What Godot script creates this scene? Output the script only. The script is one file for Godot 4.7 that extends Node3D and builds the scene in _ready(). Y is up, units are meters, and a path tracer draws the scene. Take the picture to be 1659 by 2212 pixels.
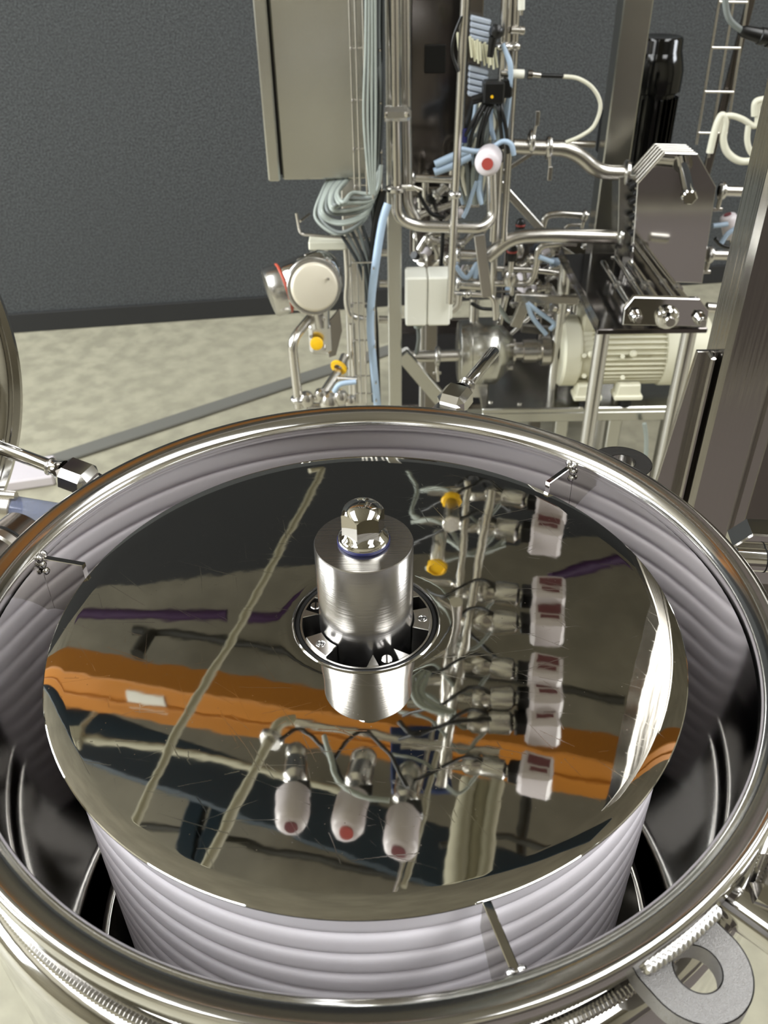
extends Node3D
# A stainless filter vessel with its mirror-topped disc stack, a process skid behind it. Units: metres.

const EYE := Vector3(0.0, 1.6, 0.0)
const PITCH := 35.8
const ROLL := -0.0151
const FOCAL := 1850.0            # in pixels of the 1659 x 2212 frame
const AX := Vector3(-0.0132, 1.1998, -0.4305)   # centre of the vessel at the level of the mirror plate
var fwd: Vector3
var rgt: Vector3
var upv: Vector3
var T := {}                       # materials
var used := {}


const ROOF := 15.5
const WIN_LEFT := 36.0
const WIN_RIGHT := 13.0
const ORD := ["first", "second", "third", "fourth", "fifth", "sixth", "seventh", "eighth", "ninth", "tenth", "eleventh", "twelfth", "thirteenth", "fourteenth", "fifteenth", "sixteenth"]

func _ready() -> void:
	var pr := deg_to_rad(PITCH)
	fwd = Vector3(0, -sin(pr), -cos(pr))
	var u0 := Vector3(0, cos(pr), -sin(pr))
	rgt = Vector3.RIGHT * cos(ROLL) + u0 * sin(ROLL)
	upv = -Vector3.RIGHT * sin(ROLL) + u0 * cos(ROLL)
	var cam := Camera3D.new()
	cam.name = "camera"
	cam.transform = Transform3D(Basis(rgt, upv, -fwd), EYE)
	cam.near = 0.02
	cam.far = 60.0
	add_child(cam)
	cam.current = true
	var at := CameraAttributesPhysical.new()
	at.frustum_focal_length = 12.0 / (1106.0 / FOCAL)
	at.frustum_focus_distance = 0.62
	at.frustum_near = 0.02
	at.frustum_far = 60.0
	at.exposure_aperture = 9.5
	cam.attributes = at
	cam.fov = rad_to_deg(2.0 * atan(1106.0 / FOCAL))
	var we := WorldEnvironment.new()
	we.name = "environment"
	var e := Environment.new()
	e.background_mode = Environment.BG_COLOR
	e.background_color = Color(0.55, 0.6, 0.65)
	e.tonemap_mode = Environment.TONE_MAPPER_LINEAR
	e.tonemap_exposure = 1.33
	e.sdfgi_enabled = true
	e.ssao_enabled = true
	e.ssil_enabled = true
	we.environment = e
	add_child(we)
	materials()
	T.paperlike = mt(Color(0.80, 0.77, 0.70), 0.4, 0.25)
	hall()
	vessel()
	column()
	skid()
	settle()

# ------------------------------------------------------------------ mesh builder
class M:
	var v := PackedVector3Array()
	var n := PackedVector3Array()
	var uv := PackedVector2Array()
	func tri(a: Vector3, b: Vector3, c: Vector3, na: Vector3, nb: Vector3, nc: Vector3, ua := Vector2.ZERO, ub := Vector2.ZERO, uc := Vector2.ZERO) -> void:
		if (b - a).cross(c - a).dot(na + nb + nc) > 0.0:
			v.append(a); v.append(c); v.append(b); n.append(na); n.append(nc); n.append(nb); uv.append(ua); uv.append(uc); uv.append(ub)
		else:
			v.append(a); v.append(b); v.append(c); n.append(na); n.append(nb); n.append(nc); uv.append(ua); uv.append(ub); uv.append(uc)
	func flat(a: Vector3, b: Vector3, c: Vector3, out: Vector3) -> void:
		var k := (b - a).cross(c - a)
		if k.length_squared() < 1e-20: return
		k = k.normalized()
		if k.dot(out) < 0.0: k = -k
		tri(a, b, c, k, k, k)
	func quad(a: Vector3, b: Vector3, c: Vector3, d: Vector3, out: Vector3) -> void:
		flat(a, b, c, out); flat(a, c, d, out)
	func box(c: Vector3, s: Vector3, bev := 0.0, q := Basis.IDENTITY) -> M:
		var h := s * 0.5
		var e := minf(bev, minf(h.x, minf(h.y, h.z)) * 0.9)
		for ax in 3:
			for sg in [-1.0, 1.0]:
				var u := (ax + 1) % 3
				var w := (ax + 2) % 3
				var p: Array[Vector3] = []
				for k in [[-1, -1], [1, -1], [1, 1], [-1, 1]]:
					var x := Vector3.ZERO
					x[ax] = sg * h[ax]; x[u] = k[0] * (h[u] - e); x[w] = k[1] * (h[w] - e)
					p.append(c + q * x)
				var o := Vector3.ZERO
				o[ax] = sg
				quad(p[0], p[1], p[2], p[3], q * o)
		if e > 0.0:
			for ax in 3:
				var u := (ax + 1) % 3
				var w := (ax + 2) % 3
				for su in [-1.0, 1.0]:
					for sw in [-1.0, 1.0]:
						var p: Array[Vector3] = []
						for k in [[-1, 0], [1, 0], [1, 1], [-1, 1]]:
							var x := Vector3.ZERO
							x[ax] = k[0] * (h[ax] - e)
							x[u] = su * (h[u] - (e if k[1] == 1 else 0.0)); x[w] = sw * (h[w] - (0.0 if k[1] == 1 else e))
							p.append(c + q * x)
						var o := Vector3.ZERO
						o[u] = su; o[w] = sw
						quad(p[0], p[1], p[2], p[3], q * o)
			for sx in [-1.0, 1.0]:
				for sy in [-1.0, 1.0]:
					for sz in [-1.0, 1.0]:
						var g := Vector3(sx, sy, sz)
						flat(c + q * (g * Vector3(h.x, h.y - e, h.z - e)), c + q * (g * Vector3(h.x - e, h.y, h.z - e)), c + q * (g * Vector3(h.x - e, h.y - e, h.z)), q * g)
		return self
	# profile of (radius, height) turned round the axis through c; sharp corners stay sharp
	func lathe(c: Vector3, axis: Vector3, prof: Array, seg := 32, a0 := 0.0, a1 := TAU, inward := false) -> M:
		var y := axis.normalized()
		var x := (Vector3.RIGHT if absf(y.x) < 0.9 else Vector3.FORWARD)
		x = (x - y * x.dot(y)).normalized()
		var z := x.cross(y)
		var fn: Array[Vector2] = []
		for i in prof.size() - 1:
			var d: Vector2 = prof[i + 1] - prof[i]
			fn.append(Vector2(d.y, -d.x).normalized())
		var tot := 0.0
		for i in prof.size() - 1: tot += (prof[i + 1] - prof[i]).length()
		var run := 0.0
		for i in prof.size() - 1:
			var p: Vector2 = prof[i]
			var r: Vector2 = prof[i + 1]
			var ln := (r - p).length()
			if ln < 1e-9: continue
			var n0 := fn[i]
			var n1 := fn[i]
			if i > 0 and fn[i - 1].dot(fn[i]) > 0.72: n0 = (fn[i - 1] + fn[i]).normalized()
			if i < fn.size() - 1 and fn[i + 1].dot(fn[i]) > 0.72: n1 = (fn[i + 1] + fn[i]).normalized()
			if inward: n0 = -n0; n1 = -n1
			for k in seg:
				var t0 := a0 + (a1 - a0) * k / seg
				var t1 := a0 + (a1 - a0) * (k + 1) / seg
				var d0 := x * cos(t0) + z * sin(t0)
				var d1 := x * cos(t1) + z * sin(t1)
				var A := c + d0 * p.x + y * p.y
				var B := c + d1 * p.x + y * p.y
				var C := c + d1 * r.x + y * r.y
				var D := c + d0 * r.x + y * r.y
				var nA := d0 * n0.x + y * n0.y
				var nB := d1 * n0.x + y * n0.y
				var nC := d1 * n1.x + y * n1.y
				var nD := d0 * n1.x + y * n1.y
				var u0 := float(k) / seg
				var u1 := float(k + 1) / seg
				var w0 := run / tot
				var w1 := (run + ln) / tot
				if p.x > 1e-7: tri(A, B, C, nA, nB, nC, Vector2(u0, w0), Vector2(u1, w0), Vector2(u1, w1))
				if r.x > 1e-7: tri(A, C, D, nA, nC, nD, Vector2(u0, w0), Vector2(u1, w1), Vector2(u0, w1))
			run += ln
		return self
	func cyl(a: Vector3, b: Vector3, r: float, r1 := -1.0, seg := 20, bev := 0.0) -> M:
		var l := (b - a).length()
		var q := r if r1 < 0.0 else r1
		var e := minf(bev, minf(r, l * 0.5) * 0.8)
		if e > 0.0: lathe(a, b - a, [Vector2(0, 0), Vector2(r - e, 0), Vector2(r, e), Vector2(q, l - e), Vector2(q - e, l), Vector2(0, l)], seg)
		else: lathe(a, b - a, [Vector2(0, 0), Vector2(r, 0), Vector2(q, l), Vector2(0, l)], seg)
		return self
	# a round bar or cable along points; corners are rounded with radius bend
	func tube(pts: Array, r: float, bend := 0.0, seg := 10) -> M:
		var p: Array[Vector3] = []
		for i in pts.size():
			var k: Vector3 = pts[i]
			if i == 0 or i == pts.size() - 1 or bend <= 0.0: p.append(k); continue
			var a: Vector3 = pts[i - 1] - k
			var b: Vector3 = pts[i + 1] - k
			var e := minf(bend, minf(a.length(), b.length()) * 0.49)
			var A := k + a.normalized() * e
			var B := k + b.normalized() * e
			for j in 7:
				var t := j / 6.0
				p.append(A.lerp(k, t).lerp(k.lerp(B, t), t))
		var nx := Vector3.ZERO
		var ring: Array = []
		for i in p.size():
			var d := (p[mini(i + 1, p.size() - 1)] - p[maxi(i - 1, 0)]).normalized()
			if i == 0: nx = d.cross(Vector3.UP if absf(d.y) < 0.9 else Vector3.RIGHT).normalized()
			nx = (nx - d * nx.dot(d)).normalized()
			var ny := d.cross(nx)
			var row: Array[Vector3] = []
			for s in seg: row.append(nx * cos(TAU * s / seg) + ny * sin(TAU * s / seg))
			ring.append(row)
		for i in p.size() - 1:
			for s in seg:
				var s2 := (s + 1) % seg
				var a: Vector3 = ring[i][s]
				var b: Vector3 = ring[i][s2]
				var c: Vector3 = ring[i + 1][s2]
				var d: Vector3 = ring[i + 1][s]
				tri(p[i] + a * r, p[i] + b * r, p[i + 1] + c * r, a, b, c)
				tri(p[i] + a * r, p[i + 1] + c * r, p[i + 1] + d * r, a, c, d)
		for e in [0, p.size() - 1]:
			var o: Vector3 = (p[0] - p[1]).normalized() if e == 0 else (p[e] - p[e - 1]).normalized()
			for s in seg: flat(p[e], p[e] + ring[e][s] * r, p[e] + ring[e][(s + 1) % seg] * r, o)
		return self
	# smooth curve through points
	func cable(pts: Array, r: float, seg := 8, steps := 8) -> M:
		var c := Curve3D.new()
		for i in pts.size():
			var a: Vector3 = pts[maxi(i - 1, 0)]
			var b: Vector3 = pts[mini(i + 1, pts.size() - 1)]
			c.add_point(pts[i], -(b - a) / 6.0, (b - a) / 6.0)
		var p: Array = []
		var cnt := (pts.size() - 1) * steps
		for i in cnt + 1: p.append(c.sample(mini(i / steps, pts.size() - 2), float(i) / steps - mini(i / steps, pts.size() - 2)))
		return tube(p, r, 0.0, seg)
	# polygon in the plane (o; x, y) given depth along z = x cross y, edges bevelled
	func prism(poly: PackedVector2Array, o: Vector3, x: Vector3, y: Vector3, dep: float, bev := 0.0) -> M:
		var z := x.cross(y).normalized()
		var inner := poly
		if bev > 0.0:
			var q := Geometry2D.offset_polygon(poly, -bev)
			if q.size() == 1 and q[0].size() == poly.size(): inner = q[0]
			else: bev = 0.0
		if bev > 0.0:   # match the start of both loops
			var best := 0
			for i in inner.size():
				if inner[i].distance_to(poly[0]) < inner[best].distance_to(poly[0]): best = i
			var s := PackedVector2Array()
			for i in inner.size(): s.append(inner[(i + best) % inner.size()])
			inner = s
		var at := func(p: Vector2, h: float) -> Vector3: return o + x * p.x + y * p.y + z * h
		var t := Geometry2D.triangulate_polygon(inner)
		for i in range(0, t.size(), 3):
			flat(at.call(inner[t[i]], dep), at.call(inner[t[i + 1]], dep), at.call(inner[t[i + 2]], dep), z)
			flat(at.call(inner[t[i]], 0), at.call(inner[t[i + 1]], 0), at.call(inner[t[i + 2]], 0), -z)
		var area := 0.0
		for i in poly.size(): area += poly[i].cross(poly[(i + 1) % poly.size()])
		for i in poly.size():
			var j := (i + 1) % poly.size()
			var d := (poly[j] - poly[i]).normalized()
			var on := (x * d.y - y * d.x) * signf(area)
			quad(at.call(poly[i], bev), at.call(poly[j], bev), at.call(poly[j], dep - bev), at.call(poly[i], dep - bev), on)
			if bev > 0.0:
				quad(at.call(poly[i], dep - bev), at.call(poly[j], dep - bev), at.call(inner[j], dep), at.call(inner[i], dep), on + z)
				quad(at.call(poly[i], bev), at.call(poly[j], bev), at.call(inner[j], 0), at.call(inner[i], 0), on - z)
		return self
	# a plate whose rim is outer(k) and whose hole is inner(k), both with the same number of points
	func holed(outer: PackedVector2Array, inner: PackedVector2Array, o: Vector3, x: Vector3, y: Vector3, dep: float, bev := 0.0006) -> M:
		var z := x.cross(y).normalized()
		var cen := Vector2.ZERO
		for q in inner: cen += q / inner.size()
		var at := func(p: Vector2, h: float) -> Vector3: return o + x * p.x + y * p.y + z * h
		for i in outer.size():
			var j := (i + 1) % outer.size()
			var A: Vector2 = outer[i] + (cen - outer[i]).normalized() * bev
			var B: Vector2 = outer[j] + (cen - outer[j]).normalized() * bev
			var a: Vector2 = inner[i] + (inner[i] - cen).normalized() * bev
			var b: Vector2 = inner[j] + (inner[j] - cen).normalized() * bev
			quad(at.call(A, dep), at.call(B, dep), at.call(b, dep), at.call(a, dep), z)
			quad(at.call(A, 0), at.call(B, 0), at.call(b, 0), at.call(a, 0), -z)
			var on := x * (outer[i] - cen).x + y * (outer[i] - cen).y
			var inn := -(x * (inner[i] - cen).x + y * (inner[i] - cen).y)
			quad(at.call(outer[i], 0), at.call(outer[j], 0), at.call(outer[j], dep - bev), at.call(outer[i], dep - bev), on)
			quad(at.call(outer[i], dep - bev), at.call(outer[j], dep - bev), at.call(B, dep), at.call(A, dep), on + z * on.length())
			quad(at.call(inner[i], 0), at.call(inner[j], 0), at.call(inner[j], dep - bev), at.call(inner[i], dep - bev), inn)
			quad(at.call(inner[i], dep - bev), at.call(inner[j], dep - bev), at.call(b, dep), at.call(a, dep), inn + z * inn.length())
		return self
	func mesh(shift := Vector3.ZERO) -> ArrayMesh:
		var a := []
		a.resize(Mesh.ARRAY_MAX)
		var w := v
		if shift != Vector3.ZERO:
			w = PackedVector3Array()
			w.resize(v.size())
			for i in v.size(): w[i] = v[i] - shift
		a[Mesh.ARRAY_VERTEX] = w
		a[Mesh.ARRAY_NORMAL] = n
		a[Mesh.ARRAY_TEX_UV] = uv
		var m := ArrayMesh.new()
		m.add_surface_from_arrays(Mesh.PRIMITIVE_TRIANGLES, a)
		return m
	func foot() -> Vector3:
		var b := AABB(v[0], Vector3.ZERO)
		for p in v: b = b.expand(p)
		return Vector3(b.position.x + b.size.x * 0.5, b.position.y, b.position.z + b.size.z * 0.5)

# ------------------------------------------------------------------ objects
func named(s: String) -> String:
	used[s] = used.get(s, -1) + 1
	return s if used[s] == 0 else "%s_%03d" % [s, used[s]]

func tag(o: Node3D, label: String, cat: String, group := "") -> void:
	o.set_meta("label", label)
	o.set_meta("category", cat)
	if group: o.set_meta("group", group)

func thing(s: String, label: String, cat: String, group := "") -> Node3D:
	var o := Node3D.new()
	o.name = named(s)
	add_child(o)
	tag(o, label, cat, group)
	return o

func part(o: Node3D, s: String, m: M, mt: Material, label := "") -> MeshInstance3D:
	var i := MeshInstance3D.new()
	i.name = s
	i.mesh = m.mesh()
	i.material_override = mt
	i.set_meta("raw", true)
	if label: i.set_meta("label", label)
	o.add_child(i, true)
	return i

func solo(s: String, label: String, cat: String, m: M, mt: Material, group := "") -> MeshInstance3D:
	var i := MeshInstance3D.new()
	i.name = named(s)
	var f := m.foot()
	i.mesh = m.mesh(f)
	i.position = f
	i.material_override = mt
	add_child(i)
	tag(i, label, cat, group)
	return i

func struct(s: String, m: M, mt: Material) -> MeshInstance3D:
	var i := MeshInstance3D.new()
	i.name = named(s)
	i.mesh = m.mesh()
	i.material_override = mt
	i.set_meta("kind", "structure")
	add_child(i)
	return i

# puts the origin of every thing at its base
func settle() -> void:
	for o in get_children():
		if not (o is Node3D) or o is MeshInstance3D or o is Light3D or o is Camera3D or o.get_child_count() == 0 or o.position != Vector3.ZERO: continue
		var b := AABB()
		var first := true
		for c in o.get_children():
			if c is MeshInstance3D:
				b = c.get_aabb() if first else b.merge(c.get_aabb())
				first = false
		var f := Vector3(b.position.x + b.size.x * 0.5, b.position.y, b.position.z + b.size.z * 0.5)
		o.position = f
		for c in o.get_children(): c.position -= f

# ------------------------------------------------------------------ measuring the photograph
func ray(x: float, y: float) -> Vector3:
	return fwd + rgt * ((x - 829.5) / FOCAL) - upv * ((y - 1106.0) / FOCAL)
func W(x: float, y: float, z: float) -> Vector3:       # on the upright plane at depth z
	var d := ray(x, y)
	return EYE + d * (z / d.z)
func H(x: float, y: float, h: float) -> Vector3:       # on the level plane at height h
	var d := ray(x, y)
	return EYE + d * ((h - EYE.y) / d.y)
func R(x: float, y: float, h: float) -> Vector3:       # what the level mirror shows there, at height h
	var d := ray(x, y) * Vector3(1, -1, 1)
	var c := Vector3(EYE.x, 2.0 * AX.y - EYE.y, EYE.z)
	return c + d * ((h - c.y) / d.y)
func RZ(x: float, y: float, z: float) -> Vector3:      # the same, at depth z
	var d := ray(x, y) * Vector3(1, -1, 1)
	return Vector3(EYE.x, 2.0 * AX.y - EYE.y, EYE.z) + d * (z / d.z)
func px(list: Array, z: float) -> Array:
	var o := []
	for i in range(0, list.size(), 2): o.append(W(list[i], list[i + 1], z))
	return o
func pxz(list: Array) -> Array:
	var o := []
	for i in range(0, list.size(), 3): o.append(W(list[i], list[i + 1], list[i + 2]))
	return o
func rpx(list: Array, h: float) -> Array:
	var o := []
	for i in range(0, list.size(), 2): o.append(R(list[i], list[i + 1], h))
	return o
func rz(list: Array, z: float) -> Array:
	var o := []
	for i in range(0, list.size(), 2): o.append(RZ(list[i], list[i + 1], z))
	return o

# ------------------------------------------------------------------ materials
func mt(c: Color, rough := 0.5, metal := 0.0) -> StandardMaterial3D:
	var m := StandardMaterial3D.new()
	m.albedo_color = c
	m.roughness = rough
	m.metallic = metal
	m.metallic_specular = 0.5
	return m

func noise_tex(w: int, h: int, freq: float, sx: float, sy: float, lo: float, hi: float, seed_: int, oct := 4, con := 1.0) -> ImageTexture:
	var n := FastNoiseLite.new()
	n.seed = seed_
	n.noise_type = FastNoiseLite.TYPE_SIMPLEX
	n.frequency = freq
	n.fractal_octaves = oct
	var im := Image.create(w, h, false, Image.FORMAT_RGB8)
	for y in h:
		for x in w:
			# tileable: blend of the noise with itself shifted by the period
			var fx := float(x) / w
			var fy := float(y) / h
			var a := lerpf(n.get_noise_2d(x * sx, y * sy), n.get_noise_2d((x - w) * sx, y * sy), fx)
			var b := lerpf(n.get_noise_2d(x * sx, (y - h) * sy), n.get_noise_2d((x - w) * sx, (y - h) * sy), fx)
			var k := clampf(lerpf(a, b, fy) * con * 0.9 + 0.5, 0.0, 1.0)
			var g := lerpf(lo, hi, k)
			im.set_pixel(x, y, Color(g, g, g))
	im.generate_mipmaps()
	return ImageTexture.create_from_image(im)

func normal_tex(src: ImageTexture, strength: float) -> ImageTexture:
	var im := src.get_image()
	im.clear_mipmaps()
	im.convert(Image.FORMAT_RGBA8)
	im.bump_map_to_normal_map(strength)
	im.generate_mipmaps()
	return ImageTexture.create_from_image(im)

func tri_uv(m: StandardMaterial3D, s: Vector3, world := true) -> StandardMaterial3D:
	m.uv1_triplanar = true
	m.uv1_world_triplanar = world
	m.uv1_scale = s
	return m

func materials() -> void:
	var steel := Color(0.79, 0.782, 0.772)
	T.polish = mt(steel, 0.07, 1.0)
	T.rim = mt(steel, 0.12, 1.0)
	T.mirror = mt(Color(0.80, 0.79, 0.765), 0.025, 1.0)
	# the top plate: mirror finish with fine polishing scratches
	var rg := RandomNumberGenerator.new()
	rg.seed = 77
	var im := Image.create(1024, 1024, false, Image.FORMAT_RGB8)
	im.fill(Color(0.08, 0.08, 0.08))
	for k in 900:
		var x := rg.randf() * 1024.0
		var y := rg.randf() * 1024.0
		var a := rg.randf_range(-0.6, 1.4)
		var n := int(rg.randf_range(10.0, 120.0) * rg.randf())
		var g := rg.randf_range(0.14, 0.5)
		for j in n:
			x += cos(a); y += sin(a); a += rg.randf_range(-0.01, 0.01)
			im.set_pixel(posmod(int(x), 1024), posmod(int(y), 1024), Color(g, g, g))
	for k in 500: im.set_pixel(rg.randi() % 1024, rg.randi() % 1024, Color(1, 1, 1))
	im.generate_mipmaps()
	T.topplate = tri_uv(mt(T.mirror.albedo_color, 0.28, 1.0), Vector3(2.2, 2.2, 2.2))
	T.topplate.roughness_texture = ImageTexture.create_from_image(im)
	T.satin = mt(steel, 0.24, 1.0)
	T.pipe = mt(Color(0.79, 0.775, 0.75), 0.27, 1.0)
	T.dark_steel = mt(Color(0.5, 0.48, 0.46), 0.22, 1.0)
	var br := noise_tex(256, 256, 0.03, 4.0, 0.12, 0.55, 1.0, 11, 3, 1.3)
	var brn := normal_tex(br, 1.5)
	T.brushed = tri_uv(mt(Color(0.70, 0.685, 0.665), 0.33, 1.0), Vector3(5, 5, 5))
	T.brushed.roughness_texture = br
	T.brushed.normal_enabled = true
	T.brushed.normal_texture = brn
	T.brushed.normal_scale = 0.12
	var brh := noise_tex(256, 256, 0.03, 0.12, 4.0, 0.6, 1.0, 12, 3, 1.3)
	T.turned = tri_uv(mt(Color(0.715, 0.705, 0.70), 0.47, 1.0), Vector3(14, 14, 14))
	T.turned.roughness_texture = brh
	T.turned.normal_enabled = true
	T.turned.normal_texture = normal_tex(brh, 1.5)
	T.turned.normal_scale = 0.14
	T.cabinet = tri_uv(mt(Color(0.735, 0.73, 0.705), 0.5, 1.0), Vector3(3, 3, 3))
	T.cabinet.roughness_texture = brh
	T.cabinet.normal_enabled = true
	T.cabinet.normal_texture = normal_tex(brh, 1.0)
	T.cabinet.normal_scale = 0.08
	var grit := noise_tex(256, 256, 0.35, 1.0, 1.0, 0.0, 1.0, 13, 2, 1.6)
	T.blasted = tri_uv(mt(Color(0.67, 0.66, 0.655), 0.62, 0.85), Vector3(22, 22, 22))
	T.blasted.normal_enabled = true
	T.blasted.normal_texture = normal_tex(grit, 3.0)
	T.blasted.normal_scale = 1.0
	T.weld = tri_uv(mt(Color(0.74, 0.73, 0.72), 0.22, 1.0), Vector3(30, 30, 30))
	T.felt = tri_uv(mt(Color(0.32, 0.33, 0.335), 0.95), Vector3(1.3, 1.3, 1.3))
	T.felt.albedo_texture = noise_tex(512, 512, 0.16, 1.0, 1.0, 0.60, 1.0, 14, 6, 2.0)
	T.felt.normal_enabled = true
	T.felt.normal_texture = normal_tex(grit, 2.0)
	T.felt.normal_scale = 0.15
	T.base = mt(Color(0.12, 0.12, 0.12), 0.7)
	T.concrete = tri_uv(mt(Color(0.665, 0.645, 0.565), 0.55), Vector3(0.8, 0.8, 0.8))
	T.concrete.albedo_texture = noise_tex(512, 512, 0.02, 1.0, 1.0, 0.89, 1.0, 15, 6, 1.5)
	T.concrete.roughness_texture = noise_tex(256, 256, 0.03, 1.0, 1.0, 0.75, 1.0, 16, 4, 1.3)
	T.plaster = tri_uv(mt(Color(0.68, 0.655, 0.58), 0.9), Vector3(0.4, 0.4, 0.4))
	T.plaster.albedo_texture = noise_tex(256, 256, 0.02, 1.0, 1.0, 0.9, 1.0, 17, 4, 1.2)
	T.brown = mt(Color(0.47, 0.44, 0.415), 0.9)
	T.upper_band = mt(Color(0.10, 0.105, 0.11), 0.95)
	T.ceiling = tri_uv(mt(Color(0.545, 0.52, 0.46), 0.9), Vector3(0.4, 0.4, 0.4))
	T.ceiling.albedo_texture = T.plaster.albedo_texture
	T.plate = mt(Color(0.17, 0.165, 0.16), 0.1, 1.0)  # steel toned near black to put shade into the vessel interior
	T.white = mt(Color(0.93, 0.91, 0.935), 0.6)
	T.white.subsurf_scatter_enabled = false
	T.cap = mt(Color(0.80, 0.77, 0.785), 0.35)
	T.capred = mt(Color(0.60, 0.24, 0.21), 0.4)
	T.caplabel = mt(Color(0.42, 0.22, 0.24), 0.45)
	T.black = mt(Color(0.035, 0.035, 0.037), 0.35)
	T.rubber = mt(Color(0.03, 0.03, 0.032), 0.6)
	T.gloss = mt(Color(0.012, 0.012, 0.013), 0.12)
	T.cream = mt(Color(0.875, 0.86, 0.775), 0.45)
	T.boxgrey = mt(Color(0.90, 0.895, 0.85), 0.5)
	T.cablegrey = mt(Color(0.42, 0.44, 0.43), 0.5)
	T.cablepale = mt(Color(0.56, 0.585, 0.56), 0.5)
	T.cabledark = mt(Color(0.20, 0.215, 0.22), 0.55)
	T.cablewhite = mt(Color(0.83, 0.82, 0.75), 0.45)
	T.added_darkener = mt(Color(0.37, 0.34, 0.325), 0.85)
	T.clip = mt(Color(0.68, 0.715, 0.77), 0.5)
	T.hose = mt(Color(0.63, 0.705, 0.785), 0.35)
	T.blue = mt(Color(0.08, 0.15, 0.30), 0.4)
	T.navy = mt(Color(0.07, 0.09, 0.33), 0.45)
	T.sleeve = mt(Color(0.86, 0.85, 0.74), 0.5)
	T.yellow = mt(Color(0.93, 0.73, 0.05), 0.45)
	T.red = mt(Color(0.66, 0.27, 0.19), 0.5)
	T.orange = mt(Color(0.62, 0.39, 0.11), 0.55)
	T.teal = mt(Color(0.06, 0.13, 0.17), 0.6)
	T.purple = mt(Color(0.22, 0.10, 0.26), 0.6)
	T.rod = mt(Color(0.16, 0.15, 0.12), 0.6)
	T.pale = mt(Color(0.62, 0.60, 0.52), 0.6)
	T.paper = mt(Color(0.75, 0.74, 0.70), 0.7)
	T.strip = mt(Color(0.42, 0.415, 0.39), 0.7)  # shadow tone for the strip across the floor
	T.gap = mt(Color(0.02, 0.02, 0.02), 0.9)
	T.hosepvc = mt(Color(0.45, 0.50, 0.66), 0.12)
	T.hosepvc.transparency = BaseMaterial3D.TRANSPARENCY_ALPHA
	T.hosepvc.albedo_color.a = 0.5
	T.smoke = mt(Color(0.42, 0.40, 0.39), 0.12, 0.95)
	T.pane = mt(Color(0.9, 0.95, 1.0), 0.6)
	T.pane.emission_enabled = true
	T.pane.emission = Color(0.93, 0.97, 1.0)
	T.pane.emission_energy_multiplier = 2.0
	T.tubelight = mt(Color(1, 1, 1), 0.5)
	T.tubelight.emission_enabled = true
	T.tubelight.emission = Color(1.0, 0.97, 0.92)
	T.tubelight.emission_energy_multiplier = 4.0

# ------------------------------------------------------------------ the hall
func area(at: Vector3, size: Vector2, toward: Vector3, energy: float, c: Color) -> void:
	var l := AreaLight3D.new()
	l.name = named("daylight")
	l.area_size = size
	l.light_color = c
	l.light_energy = energy
	l.area_range = 30.0
	l.area_attenuation = 2.0
	l.shadow_enabled = true
	add_child(l)
	l.look_at_from_position(at, at + toward, Vector3.UP if absf(toward.y) < 0.9 else Vector3.FORWARD)

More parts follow.
